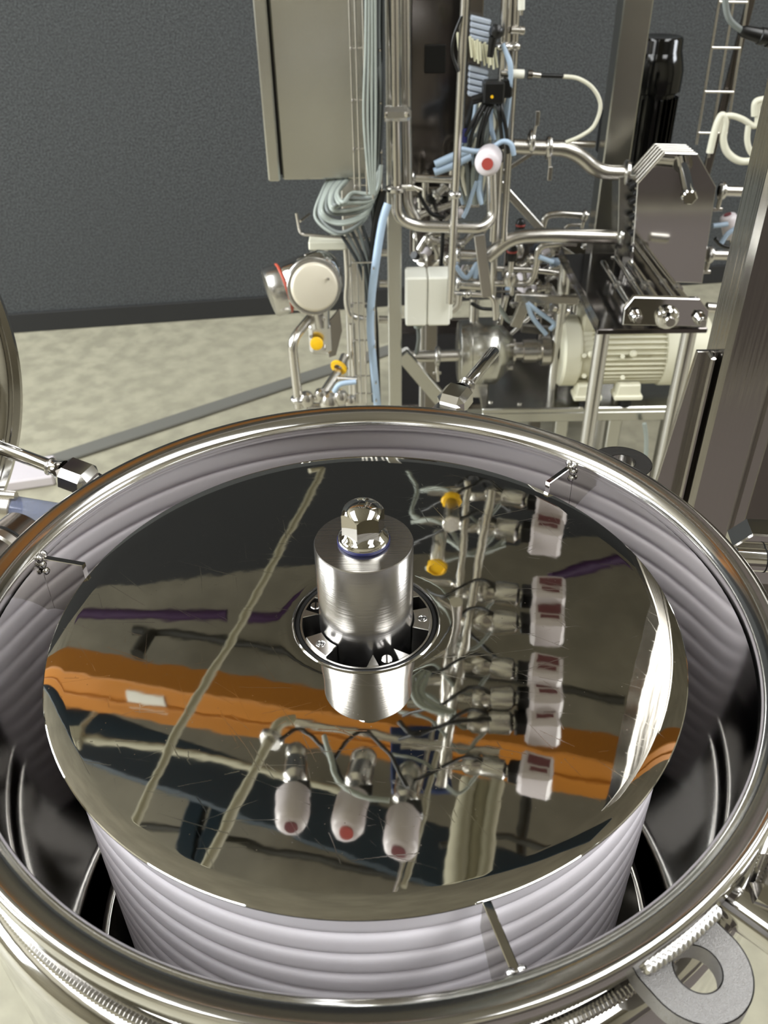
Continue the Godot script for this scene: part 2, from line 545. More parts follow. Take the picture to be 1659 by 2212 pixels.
func hall() -> void:
	var g1 := H(60, 715, 0)
	var g2 := H(1513, 612, 0)
	var d := (g2 - g1).normalized()
	var nn := Vector3(-d.z, 0, d.x)
	if nn.z < 0: nn = -nn
	struct("floor", M.new().box(Vector3(0, -0.1, -1.5), Vector3(16, 0.2, 17)), T.concrete)
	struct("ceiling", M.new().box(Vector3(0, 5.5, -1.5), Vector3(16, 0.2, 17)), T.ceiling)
	struct("wall_left", M.new().box(Vector3(-7.1, 2.7, -1.5), Vector3(0.2, 5.6, 17)), T.plaster)
	struct("wall_right", M.new().box(Vector3(7.1, 2.7, -1.5), Vector3(0.2, 5.6, 17)), T.plaster)
	struct("wall_far", M.new().box(Vector3(0, 2.7, -9.1), Vector3(16, 5.6, 0.2)), T.plaster)
	struct("wall_near", M.new().box(Vector3(0, 2.7, 6.1), Vector3(16, 5.6, 0.2)), T.plaster)
	# dark felt partition behind the skid
	var q := Basis(d, Vector3.UP, nn)
	var mid := (g1 + g2) * 0.5
	struct("wall_front", M.new().box(mid + Vector3.UP * 2.0 - nn * 0.04, Vector3(9.0, 3.88, 0.08), 0.004, q), T.felt)
	struct("wall_front", M.new().box(mid + Vector3.UP * 3.44 + nn * 0.004, Vector3(9.0, 1.0, 0.012), 0.003, q), T.upper_band)  # near-black band along the top of the partition
	struct("baseboard_front", M.new().box(mid + Vector3.UP * 0.045 - nn * 0.035, Vector3(9.0, 0.09, 0.10), 0.003, q), T.base)
	# daylight: rooflights over and behind the photographer, high windows on both sides
	for k in 2:
		var x := -3.3 + k * 6.2
		struct("window_%d" % (k + 1), M.new().box(Vector3(x, 5.39, 0.75), Vector3(2.2, 0.02, 5.3)), T.pane)
		area(Vector3(x, 5.36, 0.75), Vector2(2.2, 5.3), Vector3.DOWN, ROOF, Color(1.0, 0.985, 0.96))
	for k in 2:
		var z := -3.0 + k * 3.6
		struct("window_%d" % (k + 3), M.new().box(Vector3(-6.97, 3.4, z), Vector3(0.03, 2.4, 2.8)), T.pane)
		area(Vector3(-6.93, 3.4, z), Vector2(2.8, 2.4), Vector3(1, 0, 0), WIN_LEFT, Color(0.97, 0.99, 1.0))
	struct("window_5", M.new().box(Vector3(6.97, 4.0, -0.6), Vector3(0.03, 1.6, 2.4)), T.pane)
	area(Vector3(6.93, 4.0, -0.6), Vector2(2.4, 1.6), Vector3(-1, 0, 0), WIN_RIGHT, Color(0.97, 0.98, 1.0))

	# dark boxes and a sheet added behind the photographer to darken steel reflections
	for k in 6:
		var o := thing("added_dark_box", "dark brown box added behind the photographer to darken reflections, %s from the left" % ORD[k], "added_dark_box", "boxes added behind the photographer")
		var x := -0.2 + k * 0.82
		part(o, "carcass", M.new().box(Vector3(x, 0.6, 1.75), Vector3(0.8, 1.2, 0.45), 0.005), T.brown)
		for s in [-1, 1]:
			var dr := part(o, "door", M.new().box(Vector3(x + s * 0.198, 0.62, 1.515), Vector3(0.385, 1.08, 0.018), 0.003), T.added_darkener)
			part(dr, "handle", M.new().box(Vector3(x + s * 0.03, 0.95, 1.495), Vector3(0.012, 0.14, 0.02), 0.003), T.satin)
	solo("added_floor_sheet", "dark floor sheet added before the boxes to darken reflections", "added_darkener", M.new().box(Vector3(1.5, 0.006, 0.55), Vector3(2.6, 0.012, 1.7), 0.004), T.added_darkener)  # sheet added out of view to darken what the steel mirrors

	# a low dark strip that paints a shadow across the floor at the left
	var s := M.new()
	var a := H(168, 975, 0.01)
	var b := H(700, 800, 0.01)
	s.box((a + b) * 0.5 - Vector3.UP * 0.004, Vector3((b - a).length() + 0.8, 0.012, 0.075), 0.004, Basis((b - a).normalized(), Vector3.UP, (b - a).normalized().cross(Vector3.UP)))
	solo("shadow_strip", "dark flat strip painting a shadow across the concrete floor", "shadow strip", s, T.strip)
	s = M.new().box(H(70, 1030, 0.02) + Vector3(-0.1, 0, 0), Vector3(0.34, 0.04, 0.14), 0.006, Basis(Vector3.UP, 0.25))  # low white slab over the pale patch of floor
	solo("white_slab", "white slab on the floor at the left behind the vessel", "slab", s, T.cap)

	overhead()

# what hangs under the ceiling and is seen in the mirror plate
func beam(h: float, top: Array, mid: Array, bot: Array, ext: float) -> Array:
	var A := R(top[0], top[1], h)
	var B := R(top[2], top[3], h)
	var C := R(mid[0], mid[1], h)
	var d := (B - A).normalized()
	var nn := Vector3(-d.z, 0, d.x)
	if nn.z < 0: nn = -nn
	var w := (C - A).dot(nn)
	# height of the near face: where the ray through bot meets the upright plane through C
	var e := ray(bot[0], bot[1]) * Vector3(1, -1, 1)
	var c0 := Vector3(EYE.x, 2.0 * AX.y - EYE.y, EYE.z)
	var t := (C - c0).dot(nn) / e.dot(nn)
	var hh := (c0 + e * t).y - h
	var cc := (A + B) * 0.5 + nn * w * 0.5 + Vector3.UP * hh * 0.5
	return [cc, Vector3((B - A).length() + ext, hh, w), Basis(d, Vector3.UP, nn), C]

func overhead() -> void:
	var b := beam(4.4, [130, 1395, 1330, 1585], [560, 1522], [560, 1600], 3.0)
	var o := thing("crane_beam", "orange crane beam under the ceiling, mirrored across the steel plate", "beam")
	part(o, "web", M.new().box(b[0], b[1], 0.01, b[2]), T.orange)
	var q: Basis = b[2]
	part(o, "flange", M.new().box(b[0] + Vector3.UP * b[1].y * 0.02 + q.z * (b[1].z * 0.5 + 0.012), Vector3(b[1].x, 0.03, 0.024), 0.004, q), T.orange)
	var pl := RZ(310, 1497, (R(310, 1497, 4.45)).z)
	part(o, "rating_plate", M.new().box(b[0] + q.x * (pl - b[0]).dot(q.x) + q.z * (b[1].z * 0.5 + 0.004) - Vector3.UP * 0.02, Vector3(0.24, 0.13, 0.008), 0.001, q), T.paper, "pale rating plate")
	b = beam(4.86, [300, 1562, 560, 1650], [350, 1704], [352, 1712], 5.0)
	solo("air_duct", "dark blue duct running below the orange beam in the mirrored ceiling", "duct", M.new().box(b[0], b[1], 0.02, b[2]), T.teal)
	var m := M.new().tube(rpx([165, 1592, 260, 1605, 345, 1616, 520, 1652, 760, 1712], 4.55), 0.02)
	o = thing("conduit", "pale conduit with an end box crossing the mirrored blue duct", "conduit")
	part(o, "pipe", m, T.pale)
	part(o, "end_box", M.new().box(R(160, 1594, 4.55), Vector3(0.09, 0.07, 0.09), 0.006), T.pale)
	part(o, "stay", M.new().tube([R(160, 1594, 4.55), R(205, 1538, 4.62)], 0.012), T.pale)
	part(o, "hanging_cable", M.new().cable(rpx([162, 1596, 158, 1640, 166, 1690], 4.5), 0.006), T.rod)
	for k in [["dark cable tray line above the orange beam in the mirror", [290, 1362, 440, 1377, 560, 1396, 760, 1425, 1145, 1477, 1350, 1517], 5.2, 0.032],
			["dark cable line near the front edge of the mirrored ceiling", [300, 1782, 430, 1800, 640, 1848, 850, 1890, 1010, 1925], 5.2, 0.022],
			["dark pipe line just under the mirrored blue duct", [340, 1640, 520, 1668, 700, 1720, 820, 1740], 5.25, 0.016],
			["dark cable arching over the right of the mirrored ceiling", [950, 1826, 1030, 1808, 1100, 1806, 1150, 1822, 1195, 1845], 4.6, 0.016],
			["short dark rail crossing at the right of the mirrored ceiling", [1136, 1712, 1133, 1770, 1128, 1850], 5.0, 0.03],
			["dark drop rod left of the mirrored tray line", [325, 1366, 298, 1412], 5.2, 0.05]]:
		solo("ceiling_cable", k[0], "cable", M.new().tube(rpx(k[1], k[2]), k[3]), T.rod)
	# a heavy cross beam and its twin, dark
	for k in [[[432, 1722, 392, 1885], "dark cross beam in the mirrored ceiling, nearer the plate's left rim"], [[478, 1735, 428, 1900], "dark cross beam in the mirrored ceiling, right-hand one of the pair"]]:
		var p := rpx(k[0], 5.15)
		var d2: Vector3 = (p[1] - p[0]).normalized()
		solo("cross_beam", k[1], "beam", M.new().box((p[0] + p[1]) * 0.5, Vector3((p[1] - p[0]).length(), 0.1, 0.09), 0.005, Basis(d2, Vector3.UP, d2.cross(Vector3.UP))), T.teal)
	solo("purple_hose", "purple hose slung under the ceiling, mirrored at the plate's left", "hose", M.new().cable(rpx([125, 1326, 220, 1325, 340, 1329, 490, 1329], 4.9), 0.042), T.purple)
	solo("purple_hose", "purple hose stub, mirrored just left of the spindle", "hose", M.new().cable(rpx([535, 1333, 590, 1331, 630, 1322, 690, 1314], 4.9), 0.035), T.purple)
	solo("purple_hose", "dark purple hose slung under the ceiling, mirrored at the plate's right", "hose", M.new().cable(rpx([1188, 1250, 1250, 1232, 1320, 1214, 1400, 1198], 4.9), 0.042), T.purple)
	# pale hall column with its downpipes
	for k in [[1000, 26.0, 0.05], [1032, 14.0, 0.03], [1058, 20.0, 0.04]]:
		solo("downpipe", ["wide pale downpipe, leftmost of the three in the mirror", "thin pale downpipe between its two neighbours in the mirror", "pale downpipe, rightmost of the three in the mirror"][used.get("downpipe", -1) + 1], "downpipe", M.new().tube(rpx([k[0] + 14, 1690, k[0] - 4, 1780, k[0] - 18, 1925], 4.3), k[2], 0.2), T.pale)

	# three overhead support pipes
	o = thing("support_pipe", "long overhead support pipe mirrored as a slanting line left of the spindle", "pipe")
	part(o, "tube", M.new().tube(rpx([696, 1018, 545, 1300, 380, 1590, 285, 1792], 2.62), 0.0125, 0.02, 14), T.pale)
	part(o, "elbow", M.new().tube([R(696, 1018, 2.62), R(699, 1010, 2.63), R(668, 1016, 2.62)], 0.012, 0.03, 12), T.pale)
	o = thing("support_pipe", "overhead pipe bending down from the left valve, mirrored near the front", "pipe")
	part(o, "tube", M.new().tube(rpx([640, 1556, 605, 1560, 560, 1640, 500, 1760, 428, 1912], 2.5), 0.0125, 0.08, 14), T.pale)
	part(o, "clamp", M.new().cyl(R(590, 1592, 2.5), R(583, 1606, 2.5), 0.03, -1, 16, 0.004), T.satin)
	o = thing("support_pipe", "pair of thin overhead pipes right of the three mirrored valves", "pipe")
	part(o, "tube", M.new().tube(rpx([962, 1560, 938, 1650, 905, 1790, 872, 1915], 2.5), 0.007), T.pale)
	part(o, "tube", M.new().tube(rpx([938, 1560, 914, 1660, 884, 1800, 850, 1935], 2.5), 0.006), T.pipe)

	# the overhead valve manifold
	solo("manifold_pipe", "horizontal manifold pipe over the three mirrored valves", "pipe", M.new().tube(rpx([640, 1562, 780, 1582, 930, 1606, 1080, 1625], 2.38), 0.009, 0.0, 12), T.pipe)
	for k in [[640, 1645, 627, 1783, "left"], [782, 1655, 750, 1792, "middle"], [880, 1690, 862, 1832, "right"]]:
		var a := R(k[0], k[1], 2.4)
		var e := R(k[2], k[3], 2.36)
		valve(a, (e - a).normalized(), 1.05, "overhead valve with white cap, %s one of three mirrored at the front" % k[4], "capped valves overhead", k[4] == "middle")
	var spec := [[1085, 1072, 1178, 1085, 2.0, "topmost of the mirrored row"], [1070, 1140, 1172, 1155, 2.05, "second of the mirrored row"], [1070, 1282, 1162, 1290, 2.15, "third of the mirrored row"], [1066, 1342, 1160, 1348, 2.18, "fourth of the mirrored row"], [1060, 1440, 1152, 1455, 2.24, "fifth of the mirrored row"], [1058, 1510, 1148, 1512, 2.28, "sixth of the mirrored row"], [1052, 1558, 1142, 1562, 2.32, "seventh of the mirrored row"], [1040, 1652, 1124, 1668, 2.4, "lowest of the mirrored row"]]
	for k in spec:
		var a := R(k[0], k[1], k[4])
		var e := R(k[2], k[3], k[4])
		valve(a, (e - a).normalized(), 1.0, "white-capped side valve, " + k[5], "capped valves overhead", false, true, 1.2)
		solo("valve_hose", "pale hose at the side valve " + k[5], "hose", M.new().cable([a + Vector3(0, 0.02, 0), a + Vector3(-0.06, 0.05, 0.04), a + Vector3(-0.13, -0.03, 0.02), a + Vector3(-0.2, 0.0, -0.03)], 0.0045), T.cablepale)
		solo("signal_cable", "black cable at the side valve " + k[5], "cable", M.new().cable([a + Vector3(0, -0.02, 0), a + Vector3(-0.05, -0.07, 0.03), a + Vector3(-0.12, -0.05, 0.06), a + Vector3(-0.2, 0.03, 0.02)], 0.0042), T.black)
		solo("branch_pipe", "branch pipe at the side valve " + k[5], "pipe", M.new().tube([a, a + Vector3(-0.08, 0, 0), a + Vector3(-0.08, 0.05, -0.1), a + Vector3(-0.18, 0.05, -0.1)], 0.011, 0.03, 12), T.pipe)
	var i := 0
	for k in [[1062, 1060, 950, 1700, 0.011], [1010, 1040, 965, 1680, 0.009], [985, 1300, 955, 1560, 0.014]]:
		solo("riser_pipe", ["steel riser left of the mirrored valve row", "thin steel riser beside the yellow caps in the mirror", "stout steel riser below the spindle's mirror image"][i], "pipe", M.new().tube([R(k[0], k[1], 1.95), R((k[0] + k[2]) * 0.5, (k[1] + k[3]) * 0.5, 2.2), R(k[2], k[3], 2.4)], k[4], 0.0, 12), T.pipe)
		i += 1
	i = 0
	for k in [[975, 1081, 975, 1170, 1.92], [943, 1227, 950, 1150, 2.08]]:
		o = thing("capped_port", ["steel port with a yellow plug, upper one in the mirror behind the spindle", "steel port with a yellow plug, mirrored beside the spindle"][i], "port")
		var c := R(k[0], k[1], k[4])
		var e := R(k[2], k[3], k[4] - 0.02)
		var dd := (e - c).normalized()
		part(o, "neck", M.new().cyl(c + dd * 0.008, c + dd * 0.11, 0.014, 0.02, 18, 0.002), T.pipe)
		part(o, "plug", M.new().lathe(c + dd * 0.01, -dd, [Vector2(0, 0), Vector2(0.02, 0), Vector2(0.0235, 0.004), Vector2(0.0235, 0.009), Vector2(0.018, 0.011), Vector2(0.016, 0.007), Vector2(0, 0.007)], 24), T.yellow, "yellow plastic plug")
		i += 1
	i = 0
	for k in [[[905, 1440, 890, 1480, 905, 1520, 960, 1545]], [[915, 1450, 900, 1490, 920, 1525, 975, 1545]], [[925, 1455, 912, 1495, 935, 1520, 985, 1540]], [[700, 1590, 730, 1680, 790, 1720, 840, 1730]], [[960, 1160, 1010, 1190, 1060, 1185, 1095, 1160]], [[920, 1225, 990, 1200, 1040, 1195, 1090, 1178]], [[880, 1020, 900, 1060, 890, 1110, 930, 1130]]]:
		solo("air_hose", "pale air hose among the overhead valves, %s one from the spindle" % ORD[i], "hose", M.new().cable(rpx(k[0], 2.2), 0.0055), T.cablepale, "pale hoses overhead")
		i += 1
	i = 0
	for k in [[600, 1600, 650, 1575, 700, 1620, 745, 1690], [720, 1640, 780, 1580, 840, 1630, 880, 1700], [860, 1560, 900, 1585, 980, 1560, 1060, 1555], [960, 1400, 1010, 1370, 1050, 1400, 1090, 1440], [985, 1050, 1030, 1030, 1070, 1080, 1100, 1105]]:
		solo("control_cable", "black control cable among the overhead valves, %s one from the front left" % ORD[i], "cable", M.new().cable(rpx(k, 2.25), 0.005), T.black, "black cables overhead")
		i += 1
	o = thing("junction_cabinet", "blue cabinet hanging behind the overhead valve manifold", "cabinet")
	var pc := R(905, 1640, 2.75)
	part(o, "panel", M.new().box(pc, Vector3(0.16, 0.02, 0.22), 0.004), T.blue)
	part(o, "bracket", M.new().box(pc + Vector3(0, 0.04, 0), Vector3(0.04, 0.08, 0.04), 0.003), T.satin)

# a diaphragm valve with its actuator pointing along d
func valve(a: Vector3, d: Vector3, s: float, label: String, group := "", red := false, square := false, big := 1.0) -> void:
	var o := thing("capped_valve", label, "valve", group)
	var e := a + d * 0.095 * s
	part(o, "body", M.new().lathe(a - d * 0.045 * s, d, [Vector2(0, 0), Vector2(0.018 * s, 0.002), Vector2(0.026 * s, 0.014 * s), Vector2(0.027 * s, 0.03 * s), Vector2(0.02 * s, 0.045 * s), Vector2(0, 0.045 * s)], 20), T.pipe)
	part(o, "bonnet", M.new().lathe(a, d, [Vector2(0, 0), Vector2(0.024 * s, 0), Vector2(0.026 * s, 0.006 * s), Vector2(0.026 * s, 0.05 * s), Vector2(0.016 * s, 0.058 * s), Vector2(0.016 * s, 0.1 * s), Vector2(0, 0.1 * s)], 24), T.satin)
	if square:
		var y := Vector3.UP
		var x := d
		var z := x.cross(y).normalized()
		y = z.cross(x)
		part(o, "cap", M.new().box(e + d * 0.028 * s, Vector3(0.062, 0.066, 0.06) * s * big, 0.008, Basis(x, y, z)), T.cap, "white plastic cap")
		part(o, "band", M.new().box(e + d * 0.03 * s - y * 0.0335 * s * big - z * 0.008 * s * big, Vector3(0.042, 0.002, 0.02) * s * big, 0.0, Basis(x, y, z)), T.caplabel, "dark red label")
		part(o, "window", M.new().box(e + d * 0.03 * s - y * 0.0335 * s * big + z * 0.012 * s * big, Vector3(0.034, 0.002, 0.009) * s * big, 0.0, Basis(x, y, z)), T.caplabel)
		part(o, "pilot", M.new().box(e - d * 0.018 * s, Vector3(0.03, 0.04, 0.04) * s, 0.003, Basis(x, y, z)), T.black, "black pilot block")
	else:
		part(o, "cap", M.new().lathe(e, d, [Vector2(0, 0), Vector2(0.031 * s, 0), Vector2(0.034 * s, 0.004 * s), Vector2(0.034 * s, 0.078 * s), Vector2(0.03 * s, 0.09 * s), Vector2(0.022 * s, 0.095 * s), Vector2(0, 0.096 * s)], 32), T.cap, "white plastic cap")
		part(o, "band", M.new().cyl(e + d * 0.095 * s, e + d * 0.0985 * s, 0.015 * s, -1, 20), T.capred if red else T.caplabel, "red mark on the cap's end")
		part(o, "pilot", M.new().box(e - d * 0.012 * s + Vector3(0.02, 0, 0) * s, Vector3(0.03, 0.03, 0.03) * s, 0.003), T.black, "black pilot block")

# ------------------------------------------------------------------ the vessel
func polar(r: float, deg: float, h: float) -> Vector3:
	var a := deg_to_rad(deg)
	return AX + Vector3(r * cos(a), h, r * sin(a))

func ripple_weld(c: Vector3, rr: float, r: float, a0: float, a1: float, n: int) -> M:
	var m := M.new()
	var ring := func(k: int, s: int) -> Vector3:
		var a := deg_to_rad(lerpf(a0, a1, float(k) / n))
		var saw := fposmod(k * 0.25, 1.0)
		var w := r * (0.82 + 0.3 * saw)
		var b := TAU * s / 8.0
		return c + Vector3(cos(a), 0, sin(a)) * (rr + w * cos(b)) + Vector3.UP * (w * sin(b))
	for k in n:
		for s in 8:
			var p: Vector3 = ring.call(k, s)
			var q: Vector3 = ring.call(k, s + 1)
			var u: Vector3 = ring.call(k + 1, s + 1)
			var w: Vector3 = ring.call(k + 1, s)
			var a := deg_to_rad(lerpf(a0, a1, float(k) / n))
			m.quad(p, q, u, w, (p + u) * 0.5 - (c + Vector3(cos(a), 0, sin(a)) * rr))
	return m

func vessel() -> void:
	var o := thing("filter_vessel", "open polished steel pressure vessel holding the white disc stack", "vessel")
	var U := Vector3.UP
	# inner wall, from the lip down to the dished floor
	var p := [Vector2(0.2512, 0.004), Vector2(0.2505, 0.002), Vector2(0.2505, -0.30), Vector2(0.2505, -0.40)]
	for k in 9:
		var a := k / 8.0 * PI * 0.5
		p.append(Vector2(0.2505 * cos(a), -0.40 - 0.07 * sin(a)))
	part(o, "liner", M.new().lathe(AX, U, p, 160, 0, TAU, false), T.polish)
	# the clamp flange round the mouth
	p = [Vector2(0.2516, -0.0005), Vector2(0.2507, 0.0008), Vector2(0.2504, 0.0024), Vector2(0.2504, 0.0072), Vector2(0.2508, 0.0092), Vector2(0.2516, 0.0111), Vector2(0.2529, 0.0129), Vector2(0.2546, 0.0144), Vector2(0.2567, 0.0158), Vector2(0.2590, 0.0168), Vector2(0.2652, 0.0180), Vector2(0.2668, 0.0183), Vector2(0.2684, 0.0179), Vector2(0.2696, 0.0168), Vector2(0.2703, 0.0153), Vector2(0.2705, 0.0135), Vector2(0.2705, 0.0055), Vector2(0.2700, 0.0048), Vector2(0.264, 0.0025), Vector2(0.2625, 0.0010), Vector2(0.262, -0.002)]
	part(o, "flange", M.new().lathe(AX, U, p, 200), T.rim, "polished clamp flange")
	p = [Vector2(0.262, 0.0), Vector2(0.262, -0.028), Vector2(0.2625, -0.03), Vector2(0.2625, -0.4)]
	for k in 9:
		var a := k / 8.0 * PI * 0.5
		p.append(Vector2(0.2625 * cos(a), -0.40 - 0.085 * sin(a)))
	part(o, "shell", M.new().lathe(AX, U, p, 160), T.polish)
	part(o, "weld_seam", ripple_weld(AX + U * -0.004, 0.2628, 0.0030, 20, 200, 1400), T.weld, "rippled weld seam")
	p = [Vector2(0.262, -0.022), Vector2(0.268, -0.0225), Vector2(0.2745, -0.026), Vector2(0.2775, -0.032), Vector2(0.278, -0.04), Vector2(0.278, -0.36), Vector2(0.2625, -0.385)]
	part(o, "jacket", M.new().lathe(AX, U, p, 160), T.polish)
	part(o, "weld_seam", ripple_weld(AX + U * -0.0225, 0.2665, 0.0028, 20, 200, 1400), T.weld, "rippled weld seam")
	for a in [73.8, -164.6, -46.2]:
		var x := Vector3(cos(deg_to_rad(a)), 0, sin(deg_to_rad(a)))
		var f := M.new()
		var y0 := AX + U * 0.006
		f.prism(PackedVector2Array([Vector2(0.2145, 0), Vector2(0.2505, 0), Vector2(0.2505, -0.05), Vector2(0.242, -0.05), Vector2(0.2145, -0.022)]), y0 - x.cross(U).normalized() * 0.0023, x, U, 0.0046, 0.0004)
		var fin := part(o, "guide_fin", f, T.mirror)
		var w := M.new()
		for k in 6:
			var s := -1.0 if k % 2 == 0 else 1.0
			var c := y0 + x * (0.2495 - 0.001 * (k / 2)) + x.cross(U).normalized() * s * 0.0028 + U * (0.0004 - 0.006 * (k / 2))
			w.lathe(c - U * 0.003, U, [Vector2(0, 0), Vector2(0.0019, 0.001), Vector2(0.0026, 0.003), Vector2(0.0019, 0.005), Vector2(0, 0.006)], 14)
		part(fin, "weld", w, T.weld)
	# lifting lugs
	for k in [[56.6, true], [-41.0, false]]:
		var a: float = deg_to_rad(k[0])
		var x := Vector3(cos(a), 0, sin(a))
		var yv := Vector3.UP.cross(x)
		var cen := AX + x * (0.2798 if k[1] else 0.2885) + U * (-0.0035 if k[1] else 0.0022)
		var outer := PackedVector2Array()
		var inner := PackedVector2Array()
		for i in 64:
			var t := TAU * i / 64.0
			var q := Vector2(cos(t), sin(t))
			var rad := 0.0258
			if q.x < 0.0: rad = minf(0.0258 / maxf(absf(q.y), 0.2), 0.0258 * (1.0 + 0.25 * absf(q.x)))
			var e := q * rad
			e.x = maxf(e.x, -0.0205)
			outer.append(e)
			inner.append(q * 0.0108 + Vector2(0.0012, 0))
		part(o, "lifting_lug", M.new().holed(outer, inner, cen, x, -yv, 0.012, 0.0007), T.blasted if k[1] else T.turned, "matt lifting lug with a round hole" if k[1] else "turned lifting lug with a round hole")
		var w := M.new()
		for i in 15:
			var c := AX + x.rotated(U, (i - 7) * 0.0118) * 0.2685 + U * 0.0052
			w.lathe(c - U * 0.004, (U + x * 0.5), [Vector2(0, 0), Vector2(0.003, 0.001), Vector2(0.0042, 0.004), Vector2(0.003, 0.0072), Vector2(0, 0.008)], 12)
		part(o, "lug_weld", w, T.weld, "beaded weld")
	for k in 3:
		var a := deg_to_rad(30 + 120 * k)
		var c := AX + Vector3(cos(a), 0, sin(a)) * 0.215
		part(o, "leg", M.new().cyl(Vector3(c.x, 0.015, c.z), Vector3(c.x, AX.y - 0.40, c.z), 0.021, -1, 20), T.satin)
		part(o, "foot", M.new().cyl(Vector3(c.x, 0.0, c.z), Vector3(c.x, 0.018, c.z), 0.04, 0.03, 24, 0.003), T.satin)

	stack()
	spindle()

	# swing bolts round the mouth
	swing(H(970, 879, 1.172), W(1069, 757, -0.87), 0.0068, "polished swing bolt folded back behind the vessel's far rim")
	swing(H(196, 1040, 1.165), H(-40, 952, 1.19), 0.0064, "polished swing bolt folded out at the vessel's left")
	o = thing("pivot_block", "steel pivot with a round pin at the vessel's right, below the column", "pivot")
	var p0 := H(1585, 1206, 1.178)
	var p1 := H(1720, 1214, 1.178)
	var pd := (p1 - p0).normalized()
	part(o, "pin", M.new().cyl(p0, p1, 0.0095, -1, 32, 0.001), T.polish)
	part(o, "groove", M.new().cyl(p0.lerp(p1, 0.47), p0.lerp(p1, 0.49), 0.0098, -1, 32), T.gap)
	part(o, "block", M.new().prism(PackedVector2Array([Vector2(-0.018, -0.016), Vector2(-0.018, 0.008), Vector2(-0.006, 0.021), Vector2(0.05, 0.021), Vector2(0.05, -0.028), Vector2(-0.006, -0.028)]), p0.lerp(p1, 0.42) + Vector3(0, 0, -0.026), pd, Vector3.UP, 0.022, 0.0012), T.polish)
	part(o, "cheek", M.new().prism(PackedVector2Array([Vector2(0.0, -0.02), Vector2(0.0, 0.018), Vector2(0.05, 0.018), Vector2(0.05, -0.02)]), p0.lerp(p1, 0.62) + Vector3(0, 0, -0.010), pd, Vector3.UP, 0.004, 0.0008), T.satin)
	swing(H(1628, 1892, 1.19), H(1780, 1985, 1.185), 0.0056, "swing bolt folded out beside the matt lifting lug")

	# the open lid at the left
	var c := EYE + ray(-682, 830) * 0.74
	var nrm := (-(ray(-682, 830)).normalized() * 0.75 - fwd * 0.25).normalized()
	o = thing("vessel_lid", "open round steel lid with dark gasket, cut by the photo's left edge", "lid")
	part(o, "rim", M.new().lathe(c, nrm, [Vector2(0.248, 0.006), Vector2(0.252, 0.010), Vector2(0.2565, 0.0105), Vector2(0.258, 0.0085), Vector2(0.2605, 0.0085), Vector2(0.262, 0.0105), Vector2(0.268, 0.0105), Vector2(0.2705, 0.008), Vector2(0.2705, -0.004), Vector2(0.262, -0.010)], 160), T.polish)
	part(o, "gasket", M.new().lathe(c, nrm, [Vector2(0.236, 0.004), Vector2(0.239, 0.008), Vector2(0.245, 0.0085), Vector2(0.249, 0.005)], 140), T.rubber, "black gasket")
	var dm: Array = []
	for k in 13:
		var a := k / 12.0 * PI * 0.5
		dm.append(Vector2(0.2405 * sin(a), -0.075 * cos(a)))
	part(o, "dome", M.new().lathe(c + nrm * 0.004, nrm, dm, 100), T.dark_steel)

	# hose and fittings at the left edge
	o = thing("sampling_hose", "clear bluish hose with a steel hose clamp at the vessel's left", "hose")
	var h0 := H(-30, 1095, 1.12)
	var h1 := H(40, 1100, 1.12)
	var h2 := H(150, 1118, 1.11)
	part(o, "hose", M.new().tube([h0, h1, h2], 0.0125, 0.0, 20), T.hosepvc)
	part(o, "spigot", M.new().tube([h0 + Vector3(-0.02, 0, 0), h0.lerp(h1, 0.9)], 0.010, 0.0, 20), T.polish)
	var dd := (h1 - h0).normalized()
	part(o, "clamp_band", M.new().cyl(h1 - dd * 0.016, h1 - dd * 0.003, 0.0145, -1, 28, 0.001), T.pipe)
	part(o, "clamp_screw", M.new().cyl(h1 - dd * 0.014 + U * 0.016, h1 + dd * 0.002 + U * 0.016, 0.0045, -1, 6), T.pipe)
	o = thing("sight_port", "bronze-toned steel port with a black seal left of the vessel rim", "port")
	var s0 := H(-30, 1230, 1.13)
	var s1 := H(60, 1150, 1.13)
	dd = (s1 - s0).normalized()
	part(o, "barrel", M.new().cyl(s0, s1, 0.024, -1, 36, 0.003), T.dark_steel)
	part(o, "seal", M.new().cyl(s0.lerp(s1, 0.52), s0.lerp(s1, 0.56), 0.0246, -1, 36), T.rubber)
	part(o, "collar", M.new().cyl(s0.lerp(s1, 0.3), s0.lerp(s1, 0.5), 0.0262, -1, 36, 0.002), T.pipe)

	o = thing("clamp_ring", "round polished clamp ring standing just right of the matt lifting lug", "clamp")
	var b0 := H(1650, 1990, 1.178)
	var bo := (b0 - AX).slide(U).normalized()
	part(o, "ring", M.new().lathe(b0 + bo * 0.012, bo, [Vector2(0.0135, 0), Vector2(0.0165, 0.0005), Vector2(0.018, 0.002), Vector2(0.018, 0.005), Vector2(0.0165, 0.0065), Vector2(0.0135, 0.007), Vector2(0.0135, 0.0)], 40), T.polish)
	part(o, "stub", M.new().lathe(b0 - bo * 0.02, bo, [Vector2(0.0125, 0), Vector2(0.0125, 0.034), Vector2(0.0115, 0.034), Vector2(0.0115, 0.0)], 32), T.polish)

